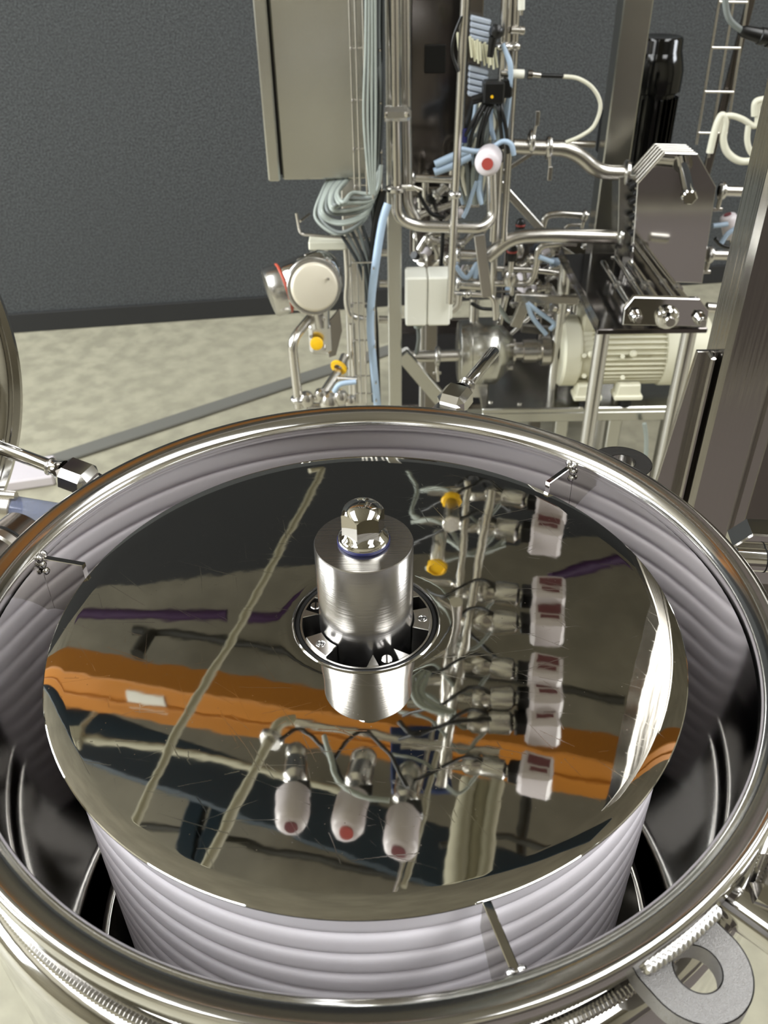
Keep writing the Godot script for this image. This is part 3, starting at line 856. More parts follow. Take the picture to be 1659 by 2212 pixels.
func stack() -> void:
	var o := thing("filter_disc_stack", "stack of white filter discs under a mirror-polished steel top plate", "filter")
	var U := Vector3.UP
	# mirror plate: flat, hand polished, its rim drawn down
	var m := M.new()
	var no := FastNoiseLite.new()
	no.seed = 5
	no.frequency = 1.0
	no.noise_type = FastNoiseLite.TYPE_SIMPLEX
	no.fractal_octaves = 1
	var hgt := func(x: float, z: float) -> float:
		var r := sqrt(x * x + z * z)
		var h := no.get_noise_2d(x * 34.0, z * 34.0) * 0.000006 + no.get_noise_2d(x * 110.0 + 50.0, z * 110.0) * 0.0000010 + no.get_noise_2d(x * 9.0 - 30.0, z * 9.0) * 0.000012
		h -= 5.5 * pow(maxf(r - 0.1975, 0.0), 2.0)
		h -= 1.6 * pow(maxf(0.0605 - r, 0.0), 2.0)
		return h
	var rad: Array[float] = []
	for k in 76: rad.append(lerpf(0.0497, 0.193, k / 75.0))
	for k in 24: rad.append(lerpf(0.193, 0.21, (k + 1) / 24.0))
	var seg := 300
	var pos: Array = []
	var nor: Array = []
	for r in rad:
		var a := PackedVector3Array()
		var b := PackedVector3Array()
		for s in seg + 1:
			var t := TAU * s / seg
			var x := r * cos(t)
			var z := r * sin(t)
			var e := 0.0004
			a.append(AX + Vector3(x, hgt.call(x, z), z))
			b.append(Vector3(-(hgt.call(x + e, z) - hgt.call(x - e, z)) / (2 * e), 1, -(hgt.call(x, z + e) - hgt.call(x, z - e)) / (2 * e)).normalized())
		pos.append(a); nor.append(b)
	for k in rad.size() - 1:
		for s in seg:
			m.tri(pos[k][s], pos[k][s + 1], pos[k + 1][s + 1], nor[k][s], nor[k][s + 1], nor[k + 1][s + 1])
			m.tri(pos[k][s], pos[k + 1][s + 1], pos[k + 1][s], nor[k][s], nor[k + 1][s + 1], nor[k + 1][s])
	m.lathe(AX, U, [Vector2(0.06, -0.0032), Vector2(0.2098, -0.0034), Vector2(0.2104, -0.0026), Vector2(0.2107, -0.0018), Vector2(0.2106, -0.0012), Vector2(0.21, -0.00086)], 200)
	part(o, "top_plate", m, T.topplate, "mirror-polished top plate")
	# the thin spacer and the white discs, each with a rounded rim
	part(o, "spacer", M.new().lathe(AX, U, [Vector2(0.2, -0.0085), Vector2(0.2042, -0.0080), Vector2(0.2042, -0.0040), Vector2(0.2, -0.0032)], 180), T.white)
	for k in 15:
		var top := -0.0088 - k * 0.0206
		var p: Array = [Vector2(0.12, top - 0.0202)]
		for j in 13:
			var a := lerpf(-1.0, 1.0, j / 12.0)
			p.append(Vector2(0.2003 + 0.0040 * sqrt(maxf(0.0, 1.0 - pow(absf(a), 3.4))), top - 0.0101 + a * 0.00975))
		p.append(Vector2(0.12, top))
		part(o, "filter_disc", M.new().lathe(AX, U, p, 150), T.white)
	part(o, "bottom_plate", M.new().lathe(AX, U, [Vector2(0.04, -0.336), Vector2(0.239, -0.336), Vector2(0.2405, -0.3345), Vector2(0.2405, -0.3305), Vector2(0.239, -0.329), Vector2(0.18, -0.3285), Vector2(0.18, -0.3175), Vector2(0.04, -0.3175)], 120), T.plate, "wider steel base plate darkened to shade the vessel inside")  # plate colour darkened so the inside of the vessel turns dark
	part(o, "bottom_rim", M.new().lathe(AX, U, [Vector2(0.2345, -0.3288), Vector2(0.2380, -0.3278), Vector2(0.2408, -0.3290), Vector2(0.2412, -0.331), Vector2(0.2405, -0.3345)], 120), T.polish, "bright rim of the base plate")
	part(o, "post", M.new().cyl(AX + U * -0.45, AX + U * -0.336, 0.04, -1, 32), T.satin)

func spindle() -> void:
	var U := Vector3.UP
	# slotted clamping ring in the middle of the plate
	var o := thing("clamping_ring", "slotted steel clamping ring round the spindle in the plate's centre", "ring")
	part(o, "collar", M.new().lathe(AX, U, [Vector2(0.0487, -0.03), Vector2(0.0487, 0.0004), Vector2(0.0491, 0.0010), Vector2(0.0497, 0.0010), Vector2(0.0502, 0.0005), Vector2(0.0506, 0.0)], 96), T.polish)
	part(o, "gasket", M.new().lathe(AX, U, [Vector2(0.0450, -0.02), Vector2(0.0450, -0.0022), Vector2(0.0459, -0.0012), Vector2(0.0478, -0.0012), Vector2(0.0487, -0.0022)], 90), T.rubber, "black seal ring")
	part(o, "well", M.new().lathe(AX, U, [Vector2(0.0, -0.03), Vector2(0.0478, -0.03)], 48), T.black)
	part(o, "thin_ring", M.new().lathe(AX, U, [Vector2(0.0437, -0.02), Vector2(0.0437, -0.0012), Vector2(0.0450, -0.0012), Vector2(0.0450, -0.02)], 90), T.satin)
	# segments: wide ones with a dark disc for a threaded hole, narrow ones in pairs with a slotted screw between
	for a in [141.0, 2.0, 255.0]:
		var sp := 15.0
		var poly := PackedVector2Array()
		for k in 7: poly.append(Vector2.from_angle(deg_to_rad(a - sp + k * sp / 3.0)) * 0.0437)
		for k in 7: poly.append(Vector2.from_angle(deg_to_rad(a + sp - k * sp / 3.0)) * 0.0325)
		# x right, z towards us: prism in the (x, z) plane, depth upwards
		var h := part(o, "segment", seg_block(poly, 0.0012), T.satin)
		var c := polar(0.0383, a, 0.0012)
		part(h, "hole_shade_disc", M.new().lathe(c, U, [Vector2(0.0, 0.0001), Vector2(0.0025, 0.0001)], 24), T.gap, "dark disc painting the shade of a threaded hole")  # dark disc on the surface paints the shade inside a hole
		var th := M.new()
		th.lathe(c, U, [Vector2(0.0025, 0.0001), Vector2(0.0027, 0.0003), Vector2(0.0031, 0.0002), Vector2(0.0033, 0.0)], 24)
		for j in 3: th.lathe(c + Vector3(0.0002 * j, 0.00012, -0.0003 * j), U, [Vector2(0.0020 - j * 0.0004, 0.0), Vector2(0.0019 - j * 0.0004, 0.00008), Vector2(0.0018 - j * 0.0004, 0.0)], 18)
		part(h, "thread", th, T.satin)
	for a in [69.5, 204.0, 308.0]:
		for s in [-1, 1]:
			var poly := PackedVector2Array()
			for k in 4: poly.append(Vector2.from_angle(deg_to_rad(a + s * (9.0 + k * 3.6))) * 0.0437)
			poly.append(Vector2.from_angle(deg_to_rad(a + s * 12.5)) * 0.0330)
			part(o, "finger", seg_block(poly, -0.0005), T.satin)
		var c := polar(0.0388, a, -0.006)
		var sc := part(o, "slotted_screw", M.new().cyl(c, c + U * 0.0052, 0.0037, -1, 28, 0.0005), T.turned)
		part(sc, "slot", M.new().box(c + U * 0.0053, Vector3(0.0011, 0.0006, 0.0062), 0.0), T.black)
	# spindle sleeve
	o = thing("spindle_sleeve", "turned steel spindle sleeve standing in the centre of the mirror plate", "sleeve")
	part(o, "barrel", M.new().lathe(AX, U, [Vector2(0.0312, -0.03), Vector2(0.0316, 0.0), Vector2(0.0318, 0.066), Vector2(0.0312, 0.0674)], 96), T.turned)
	part(o, "end_face", M.new().lathe(AX, U, [Vector2(0.0312, 0.0674), Vector2(0.0312, 0.06741), Vector2(0.024, 0.0675), Vector2(0.0, 0.0675)], 96), T.turned)
	# hygienic cap nut
	o = thing("cap_nut", "domed polished cap nut with a blue seal on top of the spindle", "nut")
	var c := AX + U * 0.0675
	part(o, "seal_ring", M.new().lathe(c, U, [Vector2(0.010, 0.0), Vector2(0.0163, 0.0), Vector2(0.0168, 0.0008), Vector2(0.0168, 0.0022), Vector2(0.0158, 0.003), Vector2(0.010, 0.003)], 64), T.navy, "dark blue seal ring")
	part(o, "flange", M.new().lathe(c, U, [Vector2(0.0158, 0.0018), Vector2(0.0165, 0.0026), Vector2(0.0163, 0.0042), Vector2(0.0152, 0.0058), Vector2(0.0138, 0.0070), Vector2(0.0128, 0.0086), Vector2(0.0115, 0.0095)], 72), T.mirror)
	part(o, "hex_dome", hex_dome(c + U * 0.006), T.mirror)
	var txt := TextMesh.new()
	txt.text = "DCI"
	txt.font_size = 16
	txt.pixel_size = 0.00016
	txt.depth = 0.0003
	var f := SystemFont.new()
	f.font_names = PackedStringArray(["Droid Sans"])
	txt.font = f
	var ti := MeshInstance3D.new()
	ti.name = "stamped_letters"
	ti.mesh = txt
	ti.material_override = T.dark_steel
	var rr := Vector3(sin(deg_to_rad(-22)), 0, cos(deg_to_rad(-22)))
	ti.basis = Basis(Vector3.UP, deg_to_rad(-22)) * Basis(Vector3.RIGHT, deg_to_rad(-48))
	ti.position = c + rr * 0.0150 + U * 0.0061
	o.add_child(ti)

func seg_block(poly: PackedVector2Array, top: float) -> M:
	var m := M.new()
	var ar := 0.0
	for i in poly.size(): ar += poly[i].cross(poly[(i + 1) % poly.size()])
	var inner := poly.duplicate()
	var cen := Vector2.ZERO
	for q in poly: cen += q / poly.size()
	for i in inner.size(): inner[i] = poly[i] + (cen - poly[i]).normalized() * 0.0005
	var at := func(q: Vector2, h: float) -> Vector3: return AX + Vector3(q.x, h, q.y)
	var t := Geometry2D.triangulate_polygon(inner)
	for i in range(0, t.size(), 3): m.flat(at.call(inner[t[i]], top), at.call(inner[t[i + 1]], top), at.call(inner[t[i + 2]], top), Vector3.UP)
	for i in poly.size():
		var j := (i + 1) % poly.size()
		var e := ((poly[i] + poly[j]) * 0.5 - cen)
		var on := Vector3(e.x, 0, e.y).normalized()
		m.quad(at.call(poly[i], -0.022), at.call(poly[j], -0.022), at.call(poly[j], top - 0.0005), at.call(poly[i], top - 0.0005), on)
		m.quad(at.call(poly[i], top - 0.0005), at.call(poly[j], top - 0.0005), at.call(inner[j], top), at.call(inner[i], top), on + Vector3.UP)
	return m

# hexagon whose top is cut by a dome
func hex_dome(c: Vector3) -> M:
	var m := M.new()
	var ap := 0.0120          # half across flats
	var turn := deg_to_rad(45.0)
	var R0 := 0.0139
	var hd := func(r: float) -> float:   # height of the domed top at radius r
		return 0.0112 + 0.0122 * sqrt(maxf(0.0, 1.0 - pow(r / 0.0150, 2.2)))
	var n := 180
	for k in n:
		var t0 := TAU * k / n
		var t1 := TAU * (k + 1) / n
		var hexr := func(t: float) -> float:
			var u := fposmod(t, PI / 3.0) - PI / 6.0
			return minf(ap / cos(u), R0)
		var r0: float = hexr.call(t0)
		var r1: float = hexr.call(t1)
		var d0 := Vector3(cos(t0 + turn), 0, sin(t0 + turn))
		var d1 := Vector3(cos(t1 + turn), 0, sin(t1 + turn))
		var tm := (floorf((t0 + 0.001) / (PI / 3.0)) + 0.5) * PI / 3.0 + turn
		var fnn := Vector3(cos(tm), 0, sin(tm))
		var y0: float = hd.call(r0)
		var y1: float = hd.call(r1)
		m.tri(c + d0 * r0, c + d1 * r1, c + d1 * r1 + Vector3.UP * y1, fnn, fnn, fnn)
		m.tri(c + d0 * r0, c + d1 * r1 + Vector3.UP * y1, c + d0 * r0 + Vector3.UP * y0, fnn, fnn, fnn)
		var steps := 14
		for s in steps:
			var f0 := float(s) / steps
			var f1 := float(s + 1) / steps
			var q: Array = []
			for g in [[f0, d0, r0], [f0, d1, r1], [f1, d1, r1], [f1, d0, r0]]:
				var rr: float = g[0] * g[2]
				var e := 0.0002
				var sl: float = (hd.call(minf(rr + e, 0.01495)) - hd.call(maxf(rr - e, 0.0))) / (2 * e)
				q.append([c + g[1] * rr + Vector3.UP * hd.call(rr), (Vector3.UP - g[1] * sl).normalized()])
			m.tri(q[0][0], q[1][0], q[2][0], q[0][1], q[1][1], q[2][1])
			m.tri(q[0][0], q[2][0], q[3][0], q[0][1], q[2][1], q[3][1])
	return m

func swing(a: Vector3, b: Vector3, r: float, label: String) -> void:
	var o := thing("swing_bolt", label, "bolt")
	var d := (b - a).normalized()
	var out := (a - AX)
	out.y = 0
	out = out.normalized()
	var tang := Vector3.UP.cross(out)
	var side := d.cross(Vector3.UP).normalized()
	var q := Basis(side, d.cross(side).normalized() * -1.0, d * -1.0)
	part(o, "bracket", M.new().prism(PackedVector2Array([Vector2(-0.021, -0.014), Vector2(0.021, -0.014), Vector2(0.021, -0.004), Vector2(0.012, 0.006), Vector2(-0.012, 0.006), Vector2(-0.021, -0.004)]), AX + out * 0.262 + Vector3.UP * (a.y - AX.y - 0.004), tang, Vector3.UP, maxf((a - AX).dot(out) - 0.258, 0.02) * -1.0 if tang.cross(Vector3.UP).dot(out) < 0.0 else maxf((a - AX).dot(out) - 0.258, 0.02), 0.0), T.polish)
	part(o, "eye_block", M.new().box(a + d * 0.014, Vector3(0.031, 0.024, 0.032), 0.006, q), T.polish)
	part(o, "shoulder", M.new().lathe(a + d * 0.029, d, [Vector2(0.0105, 0), Vector2(0.0098, 0.002), Vector2(0.0072, 0.007), Vector2(r * 1.08, 0.012)], 24), T.polish)
	part(o, "weld", M.new().lathe(a + d * 0.040, d, [Vector2(r * 1.05, 0), Vector2(r * 1.35, 0.0014), Vector2(r * 1.35, 0.0026), Vector2(r * 1.02, 0.004)], 20), T.weld)
	part(o, "rod", M.new().lathe(a + d * 0.03, d, [Vector2(0, 0), Vector2(r, 0.0), Vector2(r, (b - a).length() - 0.03 - r * 0.5), Vector2(r * 0.8, (b - a).length() - 0.03 - r * 0.12), Vector2(0, (b - a).length() - 0.03)], 28), T.polish)

# ------------------------------------------------------------------ the near column
func column() -> void:
	var o := thing("lift_column", "square steel lift column rising behind the vessel's right rim", "column")
	var z := -0.80
	var e := W(1491, 1085, z)
	var w := 0.056
	var cx := e.x + w * 0.5
	part(o, "tube", M.new().box(Vector3(cx, 1.0, z - w * 0.5), Vector3(w, 2.0, w), 0.0055), T.brushed)
	part(o, "foot_plate", M.new().box(Vector3(cx, 0.006, z - w * 0.5), Vector3(0.16, 0.012, 0.16), 0.002), T.satin)
	part(o, "side_rail", M.new().box(Vector3(cx + w * 0.5 + 0.012, 0.95, z - 0.03), Vector3(0.016, 1.7, 0.04), 0.003), T.brushed)
	# gusset against its left face
	var t := W(1518, 763, z - 0.02)
	var l := W(1420, 1045, z - 0.02)
	var g := PackedVector2Array([Vector2(e.x + 0.001, t.y), Vector2(t.x - 0.004, t.y), Vector2(l.x, l.y), Vector2(l.x - (t.x - l.x) * 0.8, l.y - (t.y - l.y) * 0.8), Vector2(e.x + 0.001, l.y - (t.y - l.y) * 0.8)])
	part(o, "gusset", M.new().prism(g, Vector3(0, 0, z - 0.03), Vector3.RIGHT, Vector3.UP, 0.006, 0.0008), T.brushed)
	var q0 := W(1528, 772, z - 0.012)
	part(o, "gusset_flange", M.new().box(Vector3(e.x - 0.007, (t.y + l.y - 0.3) * 0.5, z - 0.018), Vector3(0.006, t.y - l.y + 0.3, 0.02), 0.002), T.brushed)
	part(o, "weld", M.new().tube([Vector3(e.x - 0.001, t.y, z - 0.024), Vector3(e.x - 0.001, l.y - 0.1, z - 0.024)], 0.0022, 0.0, 8), T.weld)
	# dark panel to the right of the column
	o = thing("equipment_cabinet", "dark brushed cabinet flank right of the lift column", "cabinet")
	part(o, "sheet", M.new().box(Vector3(cx + 0.24, 0.8, z - 0.18), Vector3(0.36, 1.3, 0.006), 0.001), T.dark_steel)
	part(o, "edge_strip", M.new().box(Vector3(cx + 0.062, 0.8, z - 0.175), Vector3(0.012, 1.3, 0.02), 0.002), T.satin)

# ------------------------------------------------------------------ the process skid
func upright(x: float, y: float, z: float, w: float, y0: float, y1: float, m: StandardMaterial3D, s: String, label: String) -> Node3D:
	var p := W(x, y, z)
	var o := thing(s, label, "post")
	part(o, "tube", M.new().box(Vector3(p.x, (y0 + y1) * 0.5, z - w * 0.5), Vector3(w, y1 - y0, w), 0.003), m)
	part(o, "foot", M.new().cyl(Vector3(p.x, y0 - 0.03 if y0 < 0.1 else y0 - 0.005, z - w * 0.5), Vector3(p.x, y0 + 0.004, z - w * 0.5), w * 0.4, -1, 20), T.satin)
	part(o, "end_cap", M.new().box(Vector3(p.x, y1 + 0.002, z - w * 0.5), Vector3(w * 0.96, 0.006, w * 0.96), 0.002), T.satin)
	return o

func clamp_on(o: Node3D, c: Vector3, d: Vector3, r: float, wing := true) -> void:
	part(o, "clamp", M.new().lathe(c - d * 0.008, d, [Vector2(r, 0), Vector2(r * 1.5, 0.002), Vector2(r * 1.75, 0.005), Vector2(r * 1.75, 0.011), Vector2(r * 1.5, 0.014), Vector2(r, 0.016)], 24), T.satin)
	if wing:
		var s := d.cross(Vector3.BACK).normalized()
		if s.length() < 0.5: s = Vector3.RIGHT
		part(o, "wing_nut", M.new().cyl(c + s * r * 1.7, c + s * (r * 1.7 + 0.02), 0.005, -1, 10).box(c + s * (r * 1.7 + 0.022), Vector3(0.022, 0.008, 0.005), 0.001), T.pipe)

func skid() -> void:
	cabinet()
	left_cables()
	transmitter()
	main_frame()
	cable_rack()
	exchanger()
	pump()
	clutter()

func cabinet() -> void:
	var z := -1.95
	var a := W(610, 383, z)
	var b := W(792, 393, z)
	var o := thing("control_cabinet", "tall brushed steel cabinet with a door edge on its left", "cabinet")
	var cx := (a.x + b.x) * 0.5
	var y0 := (a.y + b.y) * 0.5
	var w := b.x - a.x
	part(o, "body", M.new().box(Vector3(cx, y0 + 0.30, z - 0.16), Vector3(w, 0.60, 0.32), 0.004), T.cabinet)
	var dw := 0.026
	part(o, "door", M.new().box(Vector3(a.x - dw * 0.5 - 0.004, y0 + 0.30, z - 0.155), Vector3(dw, 0.60, 0.33), 0.003), T.cabinet, "door seen on edge")
	part(o, "gasket", M.new().box(Vector3(a.x - 0.002, y0 + 0.30, z - 0.16), Vector3(0.005, 0.58, 0.3), 0.0), T.rubber, "black door gasket")
	part(o, "hinge", M.new().cyl(Vector3(a.x + 0.004, y0 + 0.46, z + 0.002), Vector3(a.x + 0.004, y0 + 0.50, z + 0.002), 0.005, -1, 12), T.satin)
	part(o, "stand", M.new().box(Vector3(cx + 0.05, y0 * 0.5, z - 0.25), Vector3(0.05, y0, 0.05), 0.003), T.satin)
	# second, darker cabinet to the right with a polished flank
	z = -2.25
	a = W(885, 395, z)
	b = W(992, 398, z)
	o = thing("side_cabinet", "dark glossy cabinet flank behind the tall pipes", "cabinet")
	part(o, "panel", M.new().box(Vector3((a.x + b.x) * 0.5, a.y + 0.42, z - 0.1), Vector3(b.x - a.x, 0.84, 0.2), 0.004), T.smoke)
	part(o, "frame_edge", M.new().box(Vector3(a.x - 0.012, a.y + 0.42, z - 0.08), Vector3(0.024, 0.86, 0.24), 0.003), T.cabinet)
	part(o, "sill", M.new().box(Vector3((a.x + b.x) * 0.5, a.y - 0.012, z - 0.08), Vector3(b.x - a.x + 0.03, 0.022, 0.24), 0.003), T.dark_steel)
	part(o, "switch_plate", M.new().box(Vector3((a.x + b.x) * 0.5 - 0.005, a.y + 0.28, z + 0.003), Vector3(0.05, 0.06, 0.008), 0.002), T.black)
	part(o, "support", M.new().box(Vector3((a.x + b.x) * 0.5, a.y * 0.5 - 0.01, z - 0.15), Vector3(0.05, a.y - 0.02, 0.05), 0.003), T.satin)

func basket(xs: Array, ys: Array, z: float, label: String, top: float) -> void:
	# welded wire tray: upright wires and U-shaped hoops
	var o := thing("cable_basket", label, "cable tray")
	for k in xs:
		var p := W(k[0], k[1], z + k[2])
		part(o, "rail", M.new().tube([Vector3(p.x, p.y, p.z), Vector3(p.x, top, p.z)], 0.0023, 0.0, 6), T.pipe)
	var l := W(xs[0][0], xs[0][1], z).x
	var r := W(xs[-1][0], xs[-1][1], z).x
	for y in ys:
		part(o, "rung", M.new().tube([Vector3(l, y, z + 0.03), Vector3(l, y, z), Vector3(r, y, z), Vector3(r, y, z + 0.04)], 0.0022, 0.006, 6), T.pipe)

func left_cables() -> void:
	var z := -1.90
	var yb := W(790, 420, z).y
	var ys: Array = []
	for k in [103, 215, 320, 400]: ys.append(W(800, k, z).y)
	for k in 4: ys.append(ys[0] + 0.11 * (k + 1))
	basket([[767, 420, 0.0], [778, 420, 0.02], [793, 420, 0.035], [806, 430, 0.04], [825, 430, 0.0]], ys, z, "upright wire basket tray against the tall cabinet's right side", 1.86)
	# cables running down in it: upper grey bundle
	for k in 9:
		var x := 797.0 + 3.3 * k
		var dz := 0.012 * sin(k * 2.3)
		solo("grey_cable", "grey cable in the bundle running down the upper basket, %s from the left" % ORD[k], "cable", M.new().cable([W(x + 2, -160, z + 0.015 + dz), W(x + 4 * sin(k * 1.7), 60, z + 0.02 + dz), W(x + 3 * sin(k), 230, z + 0.02 - dz), W(x + 2 - k, 400, z + 0.01), W(812 + k, 520, z + 0.02)], 0.0042, 7), [T.cabledark, T.cablegrey, T.cabledark][k % 3], "cables in the upper basket")
	for k in 4:
		var x := 792.0 + 6.0 * k
		solo("pale_cable", "pale grey cable before the dark bundle in the upper basket, %s from the left" % ORD[k], "cable", M.new().cable([W(x, -150, z + 0.04), W(x - 2 + k, 90, z + 0.045), W(x + 2.5 * k - 6, 260, z + 0.045), W(800 + 3 * k, 420, z + 0.05)], 0.0027, 7), T.cablepale, "pale cables in the upper basket")
	# loops that leave the cabinet's underside and swing back into the tray
	for k in 12:
		var t := k / 11.0
		var x0 := 718.0 + 46.0 * t
		var sag := 505.0 - 8.0 * k + 6.0 * sin(k * 2.0)
		var left := 668.0 + 5.0 * k + 5.0 * sin(k * 1.3)
		solo("looped_cable", "pale cable looping out from under the tall cabinet, %s counted from the outermost loop" % ORD[k], "cable", M.new().cable([W(x0, 376, -1.99), W(x0 - 22 - k, 415, -1.94 + 0.004 * k), W(left + 14, 470 - 3 * k, -1.90 + 0.006 * k), W((left + 812) * 0.5 - 8, sag, -1.87 + 0.006 * sin(k)), W(790 + k * 2, 470 - 5 * k, -1.87), W(806 + k * 1.6, 400 - 4 * k, -1.88)], 0.0043, 7), [T.cablepale, T.cablegrey, T.cablepale, T.cablepale][k % 4], "looped cables below the cabinet")
	for k in 5:
		solo("fan_cable", "grey cable fanning down into the lower basket, %s from the left" % ORD[k], "cable", M.new().cable([W(735 + 12 * k, 505 - 4 * k, -1.88), W(752 + 11 * k, 530, -1.885), W(776 + 7 * k, 575, -1.89), W(792 + 3 * k, 640, -1.89), W(800 + 3 * k, 760, -1.89), W(806 + 2.5 * k, 868, -1.89)], 0.004, 7), [T.cabledark, T.cablegrey][k % 2], "cables fanning into the lower basket")
	# thick dark cables and the blue hose
	for k in 3:
		solo("black_cable", "thick black cable beside the pale blue hose, %s from the right at its top" % ORD[k], "cable", M.new().cable(pxz([830 - 3 * k, 410, -1.88, 818 - 4 * k, 480, -1.88, 806 - 2 * k, 580, -1.885, 808 + 2 * k, 700, -1.885, 812 + 3 * k, 872, -1.885]), 0.0055, 8), T.black, "thick black cables by the blue hose")
	solo("blue_hose", "pale blue air hose running down in front of the lower wire basket", "hose", M.new().cable(pxz([838, 440, -1.86, 826, 480, -1.85, 813, 560, -1.84, 803, 640, -1.84, 800, 710, -1.84, 806, 780, -1.84, 815, 875, -1.84]), 0.0088, 14, 10), T.hose)
	var y2: Array = []
	for k in [567, 655, 735, 812, 850]: y2.append(W(800, k, -1.86).y)
	basket([[768, 870, 0.0], [780, 870, 0.02], [792, 870, 0.035], [813, 870, 0.0]], y2, -1.86, "lower wire basket tray carrying the pale blue hose", W(800, 562, -1.86).y)
	# bracket that holds the loops
	var o := thing("tray_bracket", "bent steel cable bracket sticking out left of the loops", "bracket")
	part(o, "arm", M.new().tube(pxz([640, 460, -1.92, 648, 506, -1.92, 720, 512, -1.92, 800, 516, -1.92]), 0.0035, 0.012, 8), T.pipe)
	part(o, "arm", M.new().tube(pxz([648, 478, -1.92, 668, 462, -1.98]), 0.003, 0.0, 8), T.pipe)
	part(o, "plate", M.new().box(W(708, 524, -1.95), Vector3(0.085, 0.02, 0.05), 0.003), T.cablewhite)

func transmitter() -> void:
	var o := thing("flow_transmitter", "round twin-chamber flow transmitter with red seal and yellow plug", "instrument")
	var c := W(665, 605, -1.80)
	var ax := Vector3(0.93, 0.20, -0.30).normalized()          # axis of the side chamber
	part(o, "housing", M.new().lathe(c - ax * 0.052, ax, [Vector2(0, 0.0), Vector2(0.050, 0.0), Vector2(0.053, 0.006), Vector2(0.054, 0.05), Vector2(0.054, 0.092), Vector2(0.046, 0.112), Vector2(0.03, 0.122), Vector2(0, 0.124)], 48), T.polish)
	part(o, "seal", M.new().lathe(c - ax * 0.058, ax, [Vector2(0.04, 0), Vector2(0.0535, 0.0), Vector2(0.0545, 0.002), Vector2(0.0535, 0.005), Vector2(0.04, 0.005)], 48), T.red, "orange-red seal")
	part(o, "side_cover", M.new().lathe(c - ax * 0.058, -ax, [Vector2(0.053, 0.0), Vector2(0.053, 0.024), Vector2(0.049, 0.031), Vector2(0.030, 0.033), Vector2(0, 0.033)], 14), T.satin)
	var fx := (EYE - c).normalized().slide(ax).normalized()
	fx = (fx + Vector3(0.05, -0.12, 0)).normalized()
	var fc := W(667, 615, -1.80)
	part(o, "front_chamber", M.new().lathe(fc, fx, [Vector2(0.060, 0.0), Vector2(0.060, 0.05), Vector2(0.0575, 0.052), Vector2(0.0575, 0.057)], 48), T.pipe)
	part(o, "front_cover", M.new().lathe(fc + fx * 0.056, fx, [Vector2(0.0505, 0), Vector2(0.0505, 0.008), Vector2(0.048, 0.013), Vector2(0.044, 0.0145), Vector2(0.0, 0.0145)], 48), T.paperlike, "pale round front cover")
	part(o, "cover_ring", M.new().lathe(fc + fx * 0.054, fx, [Vector2(0.0505, 0.001), Vector2(0.052, 0.004), Vector2(0.0565, 0.004), Vector2(0.058, 0.002), Vector2(0.058, -0.004)], 48), T.satin)
	var rr := fx.cross(Vector3.UP).normalized()
	part(o, "screw", M.new().cyl(fc + fx * 0.068 + (rr * -0.028 + Vector3.UP * 0.015), fc + fx * 0.075 + (rr * -0.028 + Vector3.UP * 0.015), 0.003, -1, 12), T.pipe)
	part(o, "screw", M.new().cyl(fc + fx * 0.068 - (rr * -0.028 + Vector3.UP * 0.018), fc + fx * 0.075 - (rr * -0.028 + Vector3.UP * 0.018), 0.003, -1, 12), T.pipe)
	var n0 := W(685, 665, -1.80)
	var n1 := W(692, 712, -1.79)
	part(o, "neck", M.new().cyl(n0 + Vector3(0, 0.02, -0.02), n1, 0.028, 0.021, 32, 0.002), T.satin)
	part(o, "sensor_body", M.new().box(W(692, 725, -1.81), Vector3(0.05, 0.075, 0.05), 0.008), T.satin)
	part(o, "mounting_plate", M.new().prism(PackedVector2Array([Vector2(-0.012, 0.03), Vector2(0.022, 0.055), Vector2(0.026, 0.0), Vector2(0.006, -0.055), Vector2(-0.012, -0.055)]), W(717, 720, -1.82), Vector3(0.8, 0, -0.6), Vector3.UP, 0.004, 0.0006), T.dark_steel)
	var y0 := W(684, 741, -1.775)
	var toward := (EYE - y0).normalized()
	part(o, "plug", M.new().lathe(y0, (toward + Vector3(0, -0.2, 0)).normalized(), [Vector2(0.0, 0.0), Vector2(0.013, 0.0), Vector2(0.0145, 0.002), Vector2(0.0145, 0.008), Vector2(0.011, 0.010), Vector2(0, 0.0102)], 28), T.yellow, "yellow plastic plug")
	for k in [[700, 690], [672, 727], [700, 755]]:
		part(o, "bolt", M.new().cyl(W(k[0], k[1], -1.775), W(k[0], k[1], -1.785), 0.0042, -1, 6), T.pipe)
	o = thing("bent_pipe", "bright steel pipe standing and bending right below the flow transmitter", "pipe")
	part(o, "tube", M.new().tube([W(646, 880, -1.72), W(630, 735, -1.72), W(672, 685, -1.80)], 0.0105, 0.03, 18), T.pipe)
	clamp_on(o, W(645, 862, -1.72), Vector3.UP, 0.0105)
	o = thing("slanted_pipe", "slanting pipe with a yellow ring below the transmitter", "pipe")
	part(o, "tube", M.new().tube(pxz([688, 866, -1.76, 735, 795, -1.86, 745, 770, -1.9]), 0.011, 0.03, 16), T.pipe)
	part(o, "ring", M.new().lathe(W(733, 792, -1.855), (W(688, 866, -1.76) - W(735, 795, -1.86)).normalized(), [Vector2(0.011, 0), Vector2(0.02, 0.0), Vector2(0.021, 0.003), Vector2(0.02, 0.006), Vector2(0.011, 0.006)], 28), T.yellow, "yellow ring")
	part(o, "side_arm", M.new().tube(pxz([728, 818, -1.82, 768, 820, -1.84]), 0.007, 0.0, 14), T.pipe)
	o = thing("globe_fitting", "cluster of shiny clamp fittings just over the vessel's far rim", "fitting")
